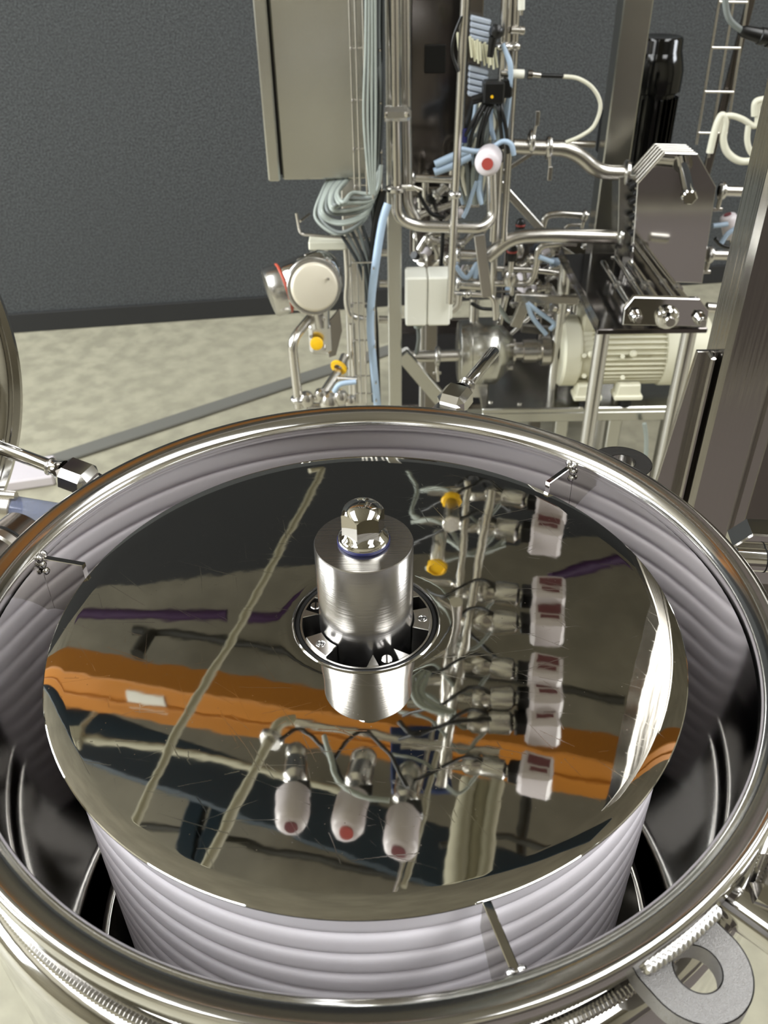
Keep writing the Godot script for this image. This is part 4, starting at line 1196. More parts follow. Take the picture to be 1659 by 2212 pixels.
	for k in [[662, 862, 0.018], [692, 852, 0.014], [712, 868, 0.024], [735, 858, 0.018], [756, 866, 0.014]]:
		var p := W(k[0], k[1], -1.72)
		part(o, "fitting", M.new().lathe(p - Vector3(0, k[2], 0), Vector3.UP, [Vector2(0, 0), Vector2(k[2] * 0.7, k[2] * 0.2), Vector2(k[2], k[2] * 0.8), Vector2(k[2], k[2] * 1.2), Vector2(k[2] * 0.7, k[2] * 1.8), Vector2(0, k[2] * 2)], 20), T.pipe)
	part(o, "blue_tube", M.new().cable(pxz([722, 846, -1.71, 735, 830, -1.71, 768, 825, -1.72]), 0.006), T.hose, "pale blue tube")
	part(o, "stay", M.new().tube(pxz([662, 880, -1.74, 756, 884, -1.74]), 0.012), T.pipe)

func main_frame() -> void:
	upright(853, 700, -1.95, 0.033, 0.03, 2.02, T.cabinet, "frame_post", "slim square frame post behind the vessel's far rim")
	upright(1283, 700, -2.12, 0.064, 0.46, 1.97, T.cabinet, "frame_post", "broad square frame post left of the black motor")
	# diagonal brace at the slim post's foot
	var a := W(868, 765, -1.97)
	var b := W(960, 872, -1.97)
	var d := (b - a).normalized()
	solo("diagonal_brace", "flat steel brace slanting down right from the slim post", "brace", M.new().box((a + b) * 0.5, Vector3((b - a).length(), 0.035, 0.02), 0.002, Basis(d, Vector3.BACK.cross(d), Vector3.BACK)), T.cabinet)
	# pipe that comes down the post, turns right and rises again
	var o := thing("drop_pipe", "tall bright pipe beside the slim post that turns right and rises", "pipe")
	part(o, "tube", M.new().tube(pxz([848, -150, -1.9, 852, 200, -1.9, 857, 470, -1.9, 900, 489, -1.9, 1042, 492, -1.9, 1064, 470, -1.92, 1060, 330, -1.95]), 0.0125, 0.035, 18), T.pipe)
	clamp_on(o, W(855, 408, -1.9), Vector3.UP, 0.0125)
	var q := W(851, 245, -1.895)
	part(o, "saddle", M.new().box(q + Vector3(0.004, 0, 0), Vector3(0.062, 0.028, 0.03), 0.008), T.satin, "pipe saddle with two screws")
	for s in [-1, 1]: part(o, "screw", M.new().lathe(q + Vector3(0.004 + 0.022 * s, 0.0, 0.014), Vector3.BACK, [Vector2(0.0065, 0), Vector2(0.005, 0.003), Vector2(0, 0.0045)], 16), T.pipe)
	part(o, "lever", M.new().tube(pxz([870, 404, -1.89, 892, 402, -1.88, 906, 412, -1.88]), 0.005, 0.01, 10), T.pipe)
	part(o, "lever", M.new().tube(pxz([892, 402, -1.88, 914, 410, -1.87]), 0.003), T.pipe)
	o = thing("rear_pipe", "shaded steel pipe just right of the tall bright pipe", "pipe")
	part(o, "tube", M.new().tube(pxz([872, -150, -1.97, 876, 200, -1.97, 880, 440, -1.97, 898, 474, -1.97]), 0.0125, 0.03, 16), T.pipe)
	o = thing("instrument_pipe", "thin upright pipe in front of the dark glossy cabinet", "pipe")
	part(o, "tube", M.new().tube([W(1011, -150, -1.88), W(972, 655, -1.88)], 0.0085, 0.0, 16), T.pipe)
	clamp_on(o, W(983, 420, -1.88), Vector3.UP, 0.0085, false)
	o = thing("cross_pipe", "short level pipe crossing below the dark cabinet", "pipe")
	part(o, "tube", M.new().tube(pxz([886, 384, -1.99, 978, 388, -1.99]), 0.009, 0.0, 14), T.pipe)
	clamp_on(o, W(890, 384, -1.99), Vector3.RIGHT, 0.009, false)
	# white junction box
	o = thing("junction_box", "white two-part junction box on the slim post", "box")
	var z := -1.93
	var p := W(922, 640, z)
	for s in [[-0.026, 0.050, "left half"], [0.027, 0.052, "right half"]]:
		part(o, "case", M.new().box(p + Vector3(s[0], 0, 0), Vector3(s[1], 0.118, 0.075), 0.004), T.boxgrey)
	part(o, "lid", M.new().box(p + Vector3(0.056, -0.002, -0.01), Vector3(0.008, 0.10, 0.05), 0.002), T.boxgrey)
	part(o, "gland", M.new().cyl(p + Vector3(-0.02, -0.06, 0), p + Vector3(-0.02, -0.078, 0), 0.010, -1, 8), T.cablepale)
	part(o, "knockout", M.new().lathe(p + Vector3(-0.034, -0.042, 0.0372), Vector3.BACK, [Vector2(0.0065, 0), Vector2(0.006, 0.0008), Vector2(0, 0.0008)], 20), T.boxgrey)
	solo("box_cable", "grey-blue cable dropping from the white junction box", "cable", M.new().cable([p + Vector3(-0.02, -0.075, 0), p + Vector3(-0.018, -0.11, 0), p + Vector3(-0.022, -0.16, -0.03)], 0.005), T.cablegrey)

func cable_rack() -> void:
	# ladder of terminals with pale cables, behind the thin upright pipe
	var z := -2.0
	var o := thing("terminal_strip", "row of pale terminal clips stacked up the skid's back", "terminal strip")
	var a := W(1020, 230, z)
	part(o, "backing", M.new().box(Vector3(a.x, a.y + 0.14, z - 0.012), Vector3(0.03, 0.62, 0.012), 0.002), T.dark_steel)
	for k in 13:
		var y := 205.0 - 13.5 * k
		if k in [5, 6, 7, 8]: continue
		var q := W(1031 + 0.6 * k, y, z + 0.012)
		part(o, "clip", M.new().box(q, Vector3(0.042, 0.0092, 0.022), 0.002, Basis(Vector3.BACK, -0.22)), T.clip)
	for k in 16:
		var x := 988.0 + 5.4 * k
		if k in [3, 4]: continue
		var y := 70.0 + 2.2 * k
		solo("marker_sleeve", "cream marker sleeve in the row below the upper clips, %s from the left" % ORD[k], "sleeve", M.new().cyl(W(x, y + 3 * sin(k * 2.1), z + 0.03), W(x + 4 + 2 * sin(k * 1.3), y + 46 + 4 * sin(k * 3.3), z + 0.03 + 0.004 * sin(k * 5.0)), 0.0024 + 0.0004 * (k % 2), -1, 10, 0.0005), T.sleeve, "cream marker sleeves")
	# supporting uprights right of the cables
	for k in [[1091, 165, 0.0115, "stout upright pipe behind the black plug", -1.98], [1112, 60, 0.008, "thin upright pipe at the right of the cable rack", -1.99]]:
		var t := thing("rack_pipe", k[3], "pipe")
		part(t, "tube", M.new().tube([W(k[0] + 10, -170, k[4]), W(k[0] - 4, 180, k[4]), W(k[0] - 24, 520, k[4])], k[2], 0.0, 16), T.pipe)
		clamp_on(t, W(k[0] - 1, 100, k[4]), Vector3.UP, k[2], false)
	o = thing("cable_plug", "round black cable plug at the top of the cable rack", "plug")
	var c := W(1070, 70, -1.95)
	part(o, "head", M.new().lathe(c + Vector3(0, 0, -0.012), Vector3(0.2, 0.1, 1), [Vector2(0, 0), Vector2(0.012, 0), Vector2(0.0135, 0.004), Vector2(0.0125, 0.02), Vector2(0.007, 0.025), Vector2(0, 0.026)], 24), T.black)
	part(o, "boot", M.new().cyl(c + Vector3(-0.004, -0.008, 0), c + Vector3(-0.008, -0.044, 0), 0.0085, 0.0065, 16), T.black)
	o = thing("sensor_block", "black square plug block in the middle of the cable rack", "plug")
	c = W(1065, 198, -1.94)
	part(o, "block", M.new().box(c, Vector3(0.044, 0.042, 0.04), 0.004), T.black)
	part(o, "side_block", M.new().box(c + Vector3(0.03, 0.004, -0.02), Vector3(0.022, 0.036, 0.03), 0.003), T.black)
	part(o, "gland", M.new().cyl(c + Vector3(-0.02, -0.01, 0), c + Vector3(-0.042, -0.016, 0), 0.009, -1, 12), T.black)
	part(o, "screw", M.new().cyl(c + Vector3(-0.004, -0.006, 0.019), c + Vector3(-0.004, -0.006, 0.0225), 0.003, -1, 12), T.yellow)
	var ends := [[1000, 300], [1012, 320], [1030, 330], [1038, 345], [1085, 320], [1098, 330]]
	for k in 6:
		solo("plug_cable", "black cable fanning down from the square plug block, %s from the left" % ORD[k], "cable", M.new().cable([W(1050 + 6 * k, 216, -1.94), W(lerpf(1052 + 5 * k, ends[k][0], 0.4), 245, -1.93), W(lerpf(1052 + 5 * k, ends[k][0], 0.8), 285, -1.94), W(ends[k][0], ends[k][1], -1.96)], 0.0042, 7), T.black, "black cables below the plug block")
	for k in 10:
		var r := sin(k * 3.7)
		solo("rack_cable", "pale cable tumbling down the skid's cable rack, %s from the left" % ORD[k], "cable", M.new().cable([W(1028 + 4 * k, 225 + 6 * r, -1.98), W(1020 + 6 * k + 8 * r, 270, -1.97), W(990 + 9 * k - 5 * r, 325 + 5 * r, -1.97), W(985 + 8 * k + 10 * r, 375, -1.98), W(1000 + 5 * k, 440, -2.0)], [0.005, 0.0036, 0.006][k % 3], 7), [T.hose, T.cablepale, T.cablegrey, T.cablewhite][k % 4], "pale cables down the rack")
	for k in 3:
		solo("air_line", "pale blue air line bowing out right of the cable rack, %s from the top" % ORD[k], "hose", M.new().cable([W(1086 + 3 * k, 95 + 8 * k, -1.96), W(1101 + k, 140, -1.95), W(1102, 190, -1.95), W(1092 + 2 * k, 240 + 5 * k, -1.96), W(1088, 290 + 10 * k, -1.97)], 0.0048, 8), T.hose, "blue air lines at the rack")
	solo("tie_cable", "thin black cable bowed across the dark cabinet's face", "cable", M.new().cable(px([997, 35, 980, 80, 977, 115, 990, 155], -1.87), 0.003), T.black)
	solo("cross_hose", "pale blue hose crossing level above the capped valve", "hose", M.new().cable(px([996, 322, 1030, 327, 1058, 322, 1085, 306, 1104, 312, 1110, 335], -1.9), 0.0055), T.hose)
	solo("blue_sleeve", "dark blue sleeve among the rack's cables", "sleeve", M.new().cyl(W(1006, 278, -1.95), W(1003, 308, -1.95), 0.006, -1, 12, 0.001), T.navy)
	for k in 2:
		solo("bulk_hose", ["wide pale hose lying slanted left of the thin upright pipe", "second wide pale hose just under the first one"][k], "hose", M.new().cable(px([[940, 356, 975, 340, 1012, 326], [938, 372, 975, 358, 1018, 336]][k], -1.96), 0.009), T.hose)
	valve(W(1062, 326, -1.95), (W(1047, 372, -1.72) - W(1062, 326, -1.95)).normalized(), 0.78, "capped valve with a red mark under the cable rack", "", true)
	for k in 2:
		solo("loose_cable", ["pale turquoise cable dangling far down below the capped valve", "short turquoise cable curled just below the capped valve"][k], "cable", M.new().cable(px([[1030, 392, 1020, 420, 1010, 450, 1000, 470], [1036, 390, 1034, 420, 1040, 440, 1033, 410]][k], -1.9), 0.0045), T.hose, "turquoise cables below the capped valve")
	# sensor with its looped white cable
	o = thing("level_sensor", "steel rod sensor with a white looped cable before the black wall", "sensor")
	part(o, "stem", M.new().cyl(W(1082, 158, -1.96), W(1128, 160, -1.96), 0.006, -1, 16), T.pipe)
	part(o, "body", M.new().cyl(W(1106, 159, -1.96), W(1132, 160, -1.96), 0.0085, -1, 16, 0.001), T.boxgrey)
	part(o, "nut", M.new().cyl(W(1140, 160.5, -1.96), W(1150, 161, -1.96), 0.0095, -1, 6), T.dark_steel)
	part(o, "strain_relief", M.new().cyl(W(1150, 161, -1.96), W(1168, 163, -1.96), 0.0055, -1, 12), T.pipe)
	part(o, "boot", M.new().cyl(W(1168, 163, -1.96), W(1217, 165, -1.96), 0.0042, -1, 12), T.black)
	part(o, "cable", M.new().cable(px([1215, 165, 1250, 170, 1282, 192, 1297, 228, 1284, 270, 1258, 292, 1222, 308], -1.96), 0.0042, 10, 8), T.cablewhite, "white cable loop")
	o = thing("stub_rod", "short level steel rod at the rack's upper right", "rod")
	part(o, "rod", M.new().cyl(W(1104, 65, -1.97), W(1122, 66, -1.97), 0.007, -1, 14), T.pipe)
	part(o, "tip", M.new().cyl(W(1122, 66, -1.97), W(1133, 66.5, -1.97), 0.0085, -1, 14, 0.001), T.pipe)
	o = thing("hanging_probe", "small white probe hanging at the photo's top edge", "probe")
	part(o, "body", M.new().cyl(W(1127, -30, -1.95), W(1126, 22, -1.95), 0.007, -1, 14, 0.001), T.boxgrey)
	part(o, "tip", M.new().cyl(W(1126, 22, -1.95), W(1125, 33, -1.95), 0.004, -1, 10), T.pipe)

func octagon(a: Array, z: float) -> PackedVector2Array:
	var p := PackedVector2Array()
	for i in range(0, a.size(), 2):
		var q := W(a[i], a[i + 1], z)
		p.append(Vector2(q.x, q.y))
	return p

func exchanger() -> void:
	var z := -1.95
	var o := thing("plate_exchanger", "steel plate heat exchanger with an octagonal frame plate and tie rods", "heat exchanger")
	var poly := octagon([1377, 397, 1437, 330, 1507, 332, 1547, 404, 1517, 612, 1362, 606], z)
	part(o, "frame_plate", M.new().prism(poly, Vector3(0, 0, z - 0.012), Vector3.RIGHT, Vector3.UP, 0.012, 0.0012), T.polish, "octagonal frame plate")
	# the pack: thin wavy plates behind, the odd ones shorter
	for k in 9:
		var s := 1.0 if k % 2 == 0 else 0.985
		var c := Vector2(poly[0].x + 0.085, poly[4].y + 0.15)
		var p2 := PackedVector2Array()
		for q in poly: p2.append(c + (q - c) * s)
		part(o, "pack_plate", M.new().prism(p2, Vector3(0, 0, z - 0.0212 - k * 0.0085), Vector3.RIGHT, Vector3.UP, 0.0078, 0.0008), T.pipe if k % 2 == 0 else T.dark_steel)
	var bk := octagon([1340, 385, 1377, 380, 1378, 470, 1374, 560, 1336, 556], z - 0.02)
	part(o, "side_pack", M.new().prism(bk, Vector3(0, 0, z - 0.10), Vector3.RIGHT, Vector3.UP, 0.07, 0.001), T.cabinet)
	for k in 9:
		var q := W(1366 + (k % 2) * 7, 400 + 17 * k, z - 0.012)
		part(o, "pack_tooth", M.new().box(q, Vector3(0.014, 0.011, 0.02), 0.002, Basis(Vector3.BACK, 0.5 if k % 2 == 0 else -0.5)), T.rubber)
	var top := W(1475, 352, z)
	var dir := Vector3(0.0, -0.0, 1.0)
	var tip := W(1489, 425, -1.80)
	var dd := (tip - top).normalized()
	part(o, "tie_rod", M.new().cyl(top, tip, 0.012, 0.012, 24, 0.002), T.polish)
	part(o, "nut", M.new().cyl(tip - dd * 0.012, tip + dd * 0.006, 0.017, -1, 6, 0.003), T.polish)
	part(o, "washer", M.new().cyl(top, top + dd * 0.006, 0.02, -1, 28), T.polish)
	# support plate nearer to us, rods between
	var zs := -1.64
	var ps := octagon([1349, 668, 1370, 642, 1512, 646, 1532, 672, 1526, 706, 1345, 702], zs)
	part(o, "support_plate", M.new().prism(ps, Vector3(0, 0, zs - 0.014), Vector3.RIGHT, Vector3.UP, 0.014, 0.0014), T.polish)
	for k in [[1372, 681, 0.0125], [1440, 684, 0.021], [1510, 686, 0.0125]]:
		var c := W(k[0], k[1], zs)
		part(o, "cap_nut", M.new().lathe(c, Vector3.BACK, [Vector2(k[2] * 1.15, 0), Vector2(k[2] * 1.15, 0.004), Vector2(k[2], 0.006), Vector2(k[2], 0.014), Vector2(k[2] * 0.7, 0.02), Vector2(0, 0.022)], 28 if k[2] > 0.015 else 6), T.polish)
		part(o, "stud", M.new().cyl(c + Vector3(0, 0, 0.02), c + Vector3(0, 0, 0.03), k[2] * 0.45, -1, 14), T.pipe)
	for k in [[1372, 681, 0.0075], [1405, 668, 0.0055], [1440, 684, 0.011], [1478, 672, 0.0055], [1510, 686, 0.0075]]:
		var c := W(k[0], k[1], zs - 0.01)
		part(o, "tie_rod", M.new().cyl(c, Vector3(c.x + (0.0 if k[0] != 1510 else -0.002), c.y, z - 0.005), k[2], -1, 20), T.polish)
		part(o, "collar", M.new().cyl(Vector3(c.x, c.y, zs - 0.16), Vector3(c.x, c.y, zs - 0.172), k[2] * 1.5, -1, 20), T.satin)
	# drip tray with its legs
	o = thing("drip_tray", "dark steel tray table carrying the plate heat exchanger", "table")
	var h := 0.862
	var fa := H(1290, 712, h)
	var fb := H(1542, 724, h)
	var zb := -2.12
	var cx := (fa.x + fb.x) * 0.5
	var cz := (fa.z + zb) * 0.5
	part(o, "top", M.new().box(Vector3(cx, h - 0.006, cz), Vector3(fb.x - fa.x, 0.012, fa.z - zb), 0.002), T.smoke)
	part(o, "lip", M.new().box(Vector3(fa.x + 0.002, h + 0.01, cz), Vector3(0.003, 0.02, fa.z - zb), 0.0), T.smoke)
	for k in [[fa.x + 0.018, fa.z - 0.02, 0.0], [fb.x - 0.03, fa.z - 0.02, 0.0], [fa.x + 0.018, zb + 0.02, 0.4555], [fb.x - 0.03, zb + 0.02, 0.4555]]:
		part(o, "leg", M.new().cyl(Vector3(k[0], k[2], k[1]), Vector3(k[0], h - 0.012, k[1]), 0.0155, -1, 20), T.satin)
	# black vertical motor behind the broad post
	var mz := -2.5
	var b := W(1416, 330, mz)
	var t := W(1424, 78, mz)
	o = thing("black_motor", "glossy black upright motor behind the heat exchanger", "motor")
	var cxm := t.x + 0.004
	var r := 0.068
	var y0 := b.y
	var y1 := t.y
	part(o, "cowl", M.new().lathe(Vector3(cxm, y1 - 0.13, mz), Vector3.UP, [Vector2(r * 0.96, 0.0), Vector2(r * 1.06, 0.004), Vector2(r * 1.06, 0.052), Vector2(r * 0.98, 0.075), Vector2(r * 0.90, 0.094), Vector2(r * 0.88, 0.096), Vector2(r * 0.86, 0.124), Vector2(r * 0.8, 0.13), Vector2(r * 0.3, 0.127), Vector2(0, 0.127)], 48), T.gloss)
	part(o, "core", M.new().cyl(Vector3(cxm, y0 - 0.03, mz), Vector3(cxm, y1 - 0.12, mz), r * 0.9, -1, 36), T.gloss)
	for k in 26:
		var a := TAU * k / 26.0
		var x := Vector3(cos(a), 0, sin(a))
		part(o, "fin", M.new().box(Vector3(cxm, (y0 + y1 - 0.15) * 0.5, mz) + x * r * 0.95, Vector3(0.012, y1 - 0.13 - y0, 0.003), 0.0005, Basis(x, Vector3.UP, x.cross(Vector3.UP))), T.gloss)
	part(o, "terminal_box", M.new().box(Vector3(cxm - r * 1.45, y0 + 0.05, mz), Vector3(0.05, 0.11, 0.08), 0.006), T.black)
	part(o, "flange", M.new().cyl(Vector3(cxm, y0 - 0.045, mz), Vector3(cxm, y0 - 0.02, mz), r * 1.15, -1, 36, 0.003), T.black)
	part(o, "gearbox", M.new().cyl(Vector3(cxm, y0 - 0.16, mz), Vector3(cxm, y0 - 0.045, mz), r * 0.8, -1, 30, 0.004), T.satin)
	part(o, "stand", M.new().cyl(Vector3(cxm, 0, mz), Vector3(cxm, y0 - 0.16, mz), 0.03, -1, 24), T.satin)
	# wire ladder behind the motor
	z = -2.35
	o = thing("wire_ladder", "wire cable ladder leaning at the photo's upper right", "cable tray")
	var rails := [[[1557, -20], [1504, 312]], [[1588, -20], [1530, 340]], [[1618, -20], [1564, 320]]]
	for k in rails: part(o, "rail", M.new().tube([W(k[0][0], k[0][1], z), W(k[1][0], k[1][1], z)], 0.0038, 0.0, 8), T.pipe)
	for y in [4, 103, 198, 287]:
		var u: float = (y + 20.0) / 335.0
		part(o, "rung", M.new().tube([W(lerpf(1557, 1504, u), y, z + 0.004), W(lerpf(1618, 1566, u), y + 1, z + 0.004)], 0.0032, 0.0, 8), T.pipe)
	part(o, "wall_bar", M.new().box((W(1608, -20, z - 0.02) + W(1540, 380, z - 0.02)) * 0.5, Vector3(0.02, (W(1608, -20, z) - W(1540, 380, z)).length(), 0.012), 0.002, Basis(Vector3.BACK, -0.06)), T.dark_steel)
	# cream cable loops at the right
	for k in [[[1533, 330, 1545, 280, 1558, 250, 1566, 262, 1562, 300, 1572, 330, 1600, 348, 1640, 345], 0.0075, "thick cream cable hanging in a loop left of the lift column"],
			[[1552, 285, 1562, 255, 1580, 250, 1605, 258, 1628, 272, 1636, 262, 1638, 228, 1660, 212], 0.006, "thin cream cable arching over the thick loop"],
			[[1617, 270, 1614, 300, 1620, 325, 1640, 350], 0.006, "cream cable bowing down beside the lift column"],
			[[1630, 250, 1632, 222, 1650, 215, 1680, 212], 0.007, "cream cable coming in from the photo's right edge"]]:
		solo("cream_cable", k[2], "cable", M.new().cable(px(k[0], -1.9), k[1], 12, 10), T.cablewhite)
	o = thing("black_connector", "ribbed black cable connector at the photo's upper right edge", "connector")
	var c0 := W(1600, 66, -1.7)
	var c1 := W(1690, 90, -1.7)
	dd = (c1 - c0).normalized()
	part(o, "shell", M.new().lathe(c0, dd, [Vector2(0, 0), Vector2(0.007, 0.0), Vector2(0.0095, 0.006), Vector2(0.012, 0.035), Vector2(0.014, 0.036), Vector2(0.014, 0.044), Vector2(0.012, 0.045), Vector2(0.012, 0.052), Vector2(0.0145, 0.053), Vector2(0.0145, 0.09), Vector2(0, 0.09)], 28), T.black)
	part(o, "lead", M.new().cable([c0 + dd * 0.004, W(1578, 45, -1.7), W(1568, 15, -1.7), W(1566, -40, -1.7)], 0.0052, 10), T.cablegrey, "grey lead")

func pump() -> void:
	var z := -2.11
	var ay := 0.603
	var x := func(p: float, q := 780.0) -> float: return W(p, q, z).x
	var at := func(p: float) -> Vector3: return Vector3(x.call(p), ay, z)
	var o := thing("cream_motor", "cream-painted ribbed electric motor lying on the skid's deck", "motor")
	var X := Vector3.RIGHT
	var a: Vector3 = at.call(1202)
	var L: float = x.call(1240) - a.x
	part(o, "flange", M.new().lathe(a, X, [Vector2(0.03, 0), Vector2(0.088, 0.0), Vector2(0.094, 0.006), Vector2(0.094, L - 0.006), Vector2(0.088, L), Vector2(0.03, L)], 48), T.cream)
	var b: Vector3 = at.call(1240)
	L = x.call(1418) - b.x
	part(o, "core", M.new().cyl(b, b + X * L, 0.078, -1, 48), T.cream)
	for k in 40:
		var t := TAU * k / 40.0
		var d := Vector3(0, cos(t), sin(t))
		part(o, "rib", M.new().box(b + X * (L * 0.5 + 0.012) + d * 0.082, Vector3(L - 0.03, 0.018, 0.0035), 0.0006, Basis(X, d, X.cross(d))), T.cream)
	var c: Vector3 = at.call(1415)
	L = x.call(1512) - c.x
	part(o, "fan_cowl", M.new().lathe(c, X, [Vector2(0.05, 0), Vector2(0.094, 0.0), Vector2(0.096, 0.004), Vector2(0.096, L - 0.014), Vector2(0.088, L - 0.003), Vector2(0.05, L), Vector2(0, L)], 48), T.cream)
	part(o, "terminal_box", M.new().box(b + Vector3(0.045, 0.088, -0.01), Vector3(0.085, 0.05, 0.09), 0.006), T.cream)
	for p in [1244, 1330]:
		var f: Vector3 = at.call(p)
		part(o, "foot", M.new().prism(PackedVector2Array([Vector2(-0.006, -0.06), Vector2(0.05, -0.06), Vector2(0.055, -0.1), Vector2(-0.012, -0.1)]), f + Vector3(0, 0.0, 0.045), X, Vector3.UP, 0.045, 0.003), T.cream)
		part(o, "foot_pad", M.new().box(f + Vector3(0.022, -0.097, 0.07), Vector3(0.075, 0.014, 0.05), 0.003), T.cream)
		part(o, "rubber_mount", M.new().cyl(f + Vector3(0.022, -0.128, 0.068), f + Vector3(0.022, -0.104, 0.068), 0.017, -1, 20), T.rubber)
		part(o, "eye_bolt", M.new().lathe(f + Vector3(0.015, 0.03, 0.088), Vector3(0, 0.3, 1).normalized(), [Vector2(0.009, 0), Vector2(0.009, 0.006), Vector2(0.006, 0.012), Vector2(0, 0.013)], 12), T.cream)
	for p in [[1262, 768], [1262, 812], [1345, 770], [1345, 815]]:
		part(o, "bolt", M.new().cyl(W(p[0], p[1], z + 0.08), W(p[0], p[1], z + 0.094), 0.0065, -1, 6), T.cream)
	# pump head
	o = thing("pump_head", "round brushed steel pump head left of the cream motor", "pump")
	a = at.call(988)
	var d1: float = x.call(1066) - a.x
	var d2: float = x.call(1103) - a.x
	part(o, "casing", M.new().lathe(a, X, [Vector2(0.0, 0), Vector2(0.078, 0), Vector2(0.084, 0.005), Vector2(0.084, d1 * 0.3), Vector2(0.0852, d1 * 0.32), Vector2(0.0852, d1 * 0.42), Vector2(0.087, d1 * 0.45), Vector2(0.088, d1), Vector2(0.086, d1 + 0.004), Vector2(0.042, d2), Vector2(0, d2)], 56), T.cabinet)
	part(o, "joint", M.new().lathe(a + X * d1 * 0.32, X, [Vector2(0.0851, 0), Vector2(0.0862, 0.0008), Vector2(0.0851, 0.0016)], 56), T.dark_steel)
	part(o, "inlet_pipe", M.new().tube([Vector3(x.call(872) + 0.0, ay + 0.03, z + 0.06), Vector3(x.call(885), ay + 0.012, z + 0.05), a + X * 0.004 + Vector3(0, 0.012, 0.045)], 0.0155, 0.02, 20), T.pipe)
	clamp_on(o, Vector3(x.call(942), ay + 0.0115, z + 0.048), X, 0.0155)
	part(o, "clamp_tail", M.new().tube([Vector3(x.call(942), ay - 0.02, z + 0.06), Vector3(x.call(944), ay - 0.055, z + 0.06)], 0.004), T.pipe)
	part(o, "outlet_pipe", M.new().tube([Vector3(x.call(1020), ay + 0.05, z), Vector3(x.call(1020), ay + 0.14, z - 0.02)], 0.013, 0.0, 18), T.pipe)
	var e: Vector3 = at.call(1100)
	part(o, "neck", M.new().lathe(e, X, [Vector2(0.03, 0), Vector2(0.034, 0.002), Vector2(0.034, 0.012), Vector2(0.024, 0.014), Vector2(0.024, 0.032), Vector2(0.031, 0.034), Vector2(0.031, 0.07), Vector2(0.027, 0.072), Vector2(0.027, 0.08), Vector2(0.04, 0.082), Vector2(0.04, 0.105), Vector2(0.0, 0.105)], 40), T.pipe)
	for t in [0.8, 2.2, 4.0, 5.4]:
		part(o, "bolt", M.new().cyl(e + X * 0.004 + Vector3(0, cos(t), sin(t)) * 0.05, e + X * -0.012 + Vector3(0, cos(t), sin(t)) * 0.05, 0.006, -1, 6), T.pipe)
	part(o, "pedestal", M.new().box(a + Vector3(d1 * 0.6, -0.1, -0.02), Vector3(0.06, 0.07, 0.06), 0.004), T.satin)
	# deck
	o = thing("skid_deck", "dark steel deck plate under the pump and motor", "deck")
	var h := ay - 0.13
	var fa := H(1042, 884, h)
	var fb := H(1560, 912, h)
	part(o, "plate", M.new().box(Vector3((fa.x + fb.x) * 0.5, h - 0.008, (fa.z - 2.4) * 0.5), Vector3(fb.x - fa.x, 0.016, fa.z + 2.4), 0.003), T.cabinet)
	part(o, "front_rail", M.new().box(Vector3((fa.x + fb.x) * 0.5, h - 0.028, fa.z - 0.012), Vector3(fb.x - fa.x, 0.03, 0.024), 0.003), T.cabinet)
	for p in [1068, 1215, 1330, 1450]:
		var q := W(p, 900, fa.z - 0.02)
		part(o, "leg", M.new().box(Vector3(q.x, (h - 0.04) * 0.5, fa.z - 0.03), Vector3(0.036, h - 0.04, 0.036), 0.003), T.cabinet)
	for p in [[1060, 868], [1122, 872], [1255, 880], [1470, 898]]:
		var q := H(p[0], p[1], h)
		part(o, "screw", M.new().cyl(q - Vector3(0, 0.002, 0), q + Vector3(0, 0.004, 0), 0.006, -1, 12), T.pipe)
	solo("drain_hose", "pale hose hanging below the skid's deck", "hose", M.new().cable(px([1392, 915, 1396, 950, 1394, 1010], -2.0), 0.006), T.cablepale)

# many little pipes, bodies and caps that belong to one unit
func manifold(s: String, label: String, x0: float, x1: float, y0: float, y1: float, z0: float, z1: float, n: int, seed_: int) -> void:
	var rg := RandomNumberGenerator.new()
	rg.seed = seed_
	var o := thing(s, label, "manifold")
	var c := W((x0 + x1) * 0.5, y1, z1)
	part(o, "frame_bar", M.new().box(Vector3(c.x, 0.5 * W(x0, y1, z1).y + 0.02, z1), Vector3(0.035, W(x0, y1, z1).y, 0.035), 0.003), T.dark_steel)
	part(o, "back_plate", M.new().box((W(x0, y0, z1) + W(x1, y1, z1)) * 0.5 - Vector3(0, 0, 0.03), Vector3((W(x1, y1, z1).x - W(x0, y1, z1).x) * 0.96, W(x0, y0, z1).y - W(x0, y1, z1).y, 0.008), 0.002), T.smoke)
	for k in n:
		var p := W(rg.randf_range(x0, x1), rg.randf_range(y0, y1), rg.randf_range(z1, z0))
		var d := [Vector3.RIGHT, Vector3.UP, Vector3.BACK, Vector3(0.7, 0.7, 0)][rg.randi() % 4] as Vector3
		var r := rg.randf_range(0.004, 0.0095)
		match k % 4:
			0, 1:
				var q := p + d * rg.randf_range(0.05, 0.13) * (1.0 if rg.randf() < 0.5 else -1.0)
				var e := [Vector3.DOWN, Vector3.BACK, Vector3.RIGHT][rg.randi() % 3] as Vector3
				part(o, "pipe", M.new().tube([p, q, q + e * rg.randf_range(0.03, 0.07)], r, 0.02, 12), T.pipe)
			2:
				part(o, "fitting", M.new().lathe(p, d, [Vector2(0, 0), Vector2(r, 0), Vector2(r * 1.2, 0.004), Vector2(r * 2.0, 0.006), Vector2(r * 2.0, 0.013), Vector2(r * 1.2, 0.015), Vector2(r * 1.2, 0.028), Vector2(r * 1.7, 0.03), Vector2(r * 1.7, 0.04), Vector2(0, 0.041)], 16), T.satin)
			3:
				var mm: StandardMaterial3D = [T.black, T.clip, T.dark_steel, T.black, T.cap, T.hose][rg.randi() % 6]
				part(o, "valve_cap", M.new().lathe(p, d, [Vector2(0, 0), Vector2(0.010, 0), Vector2(0.0115, 0.003), Vector2(0.0115, 0.022), Vector2(0.008, 0.027), Vector2(0, 0.028)], 16), mm)

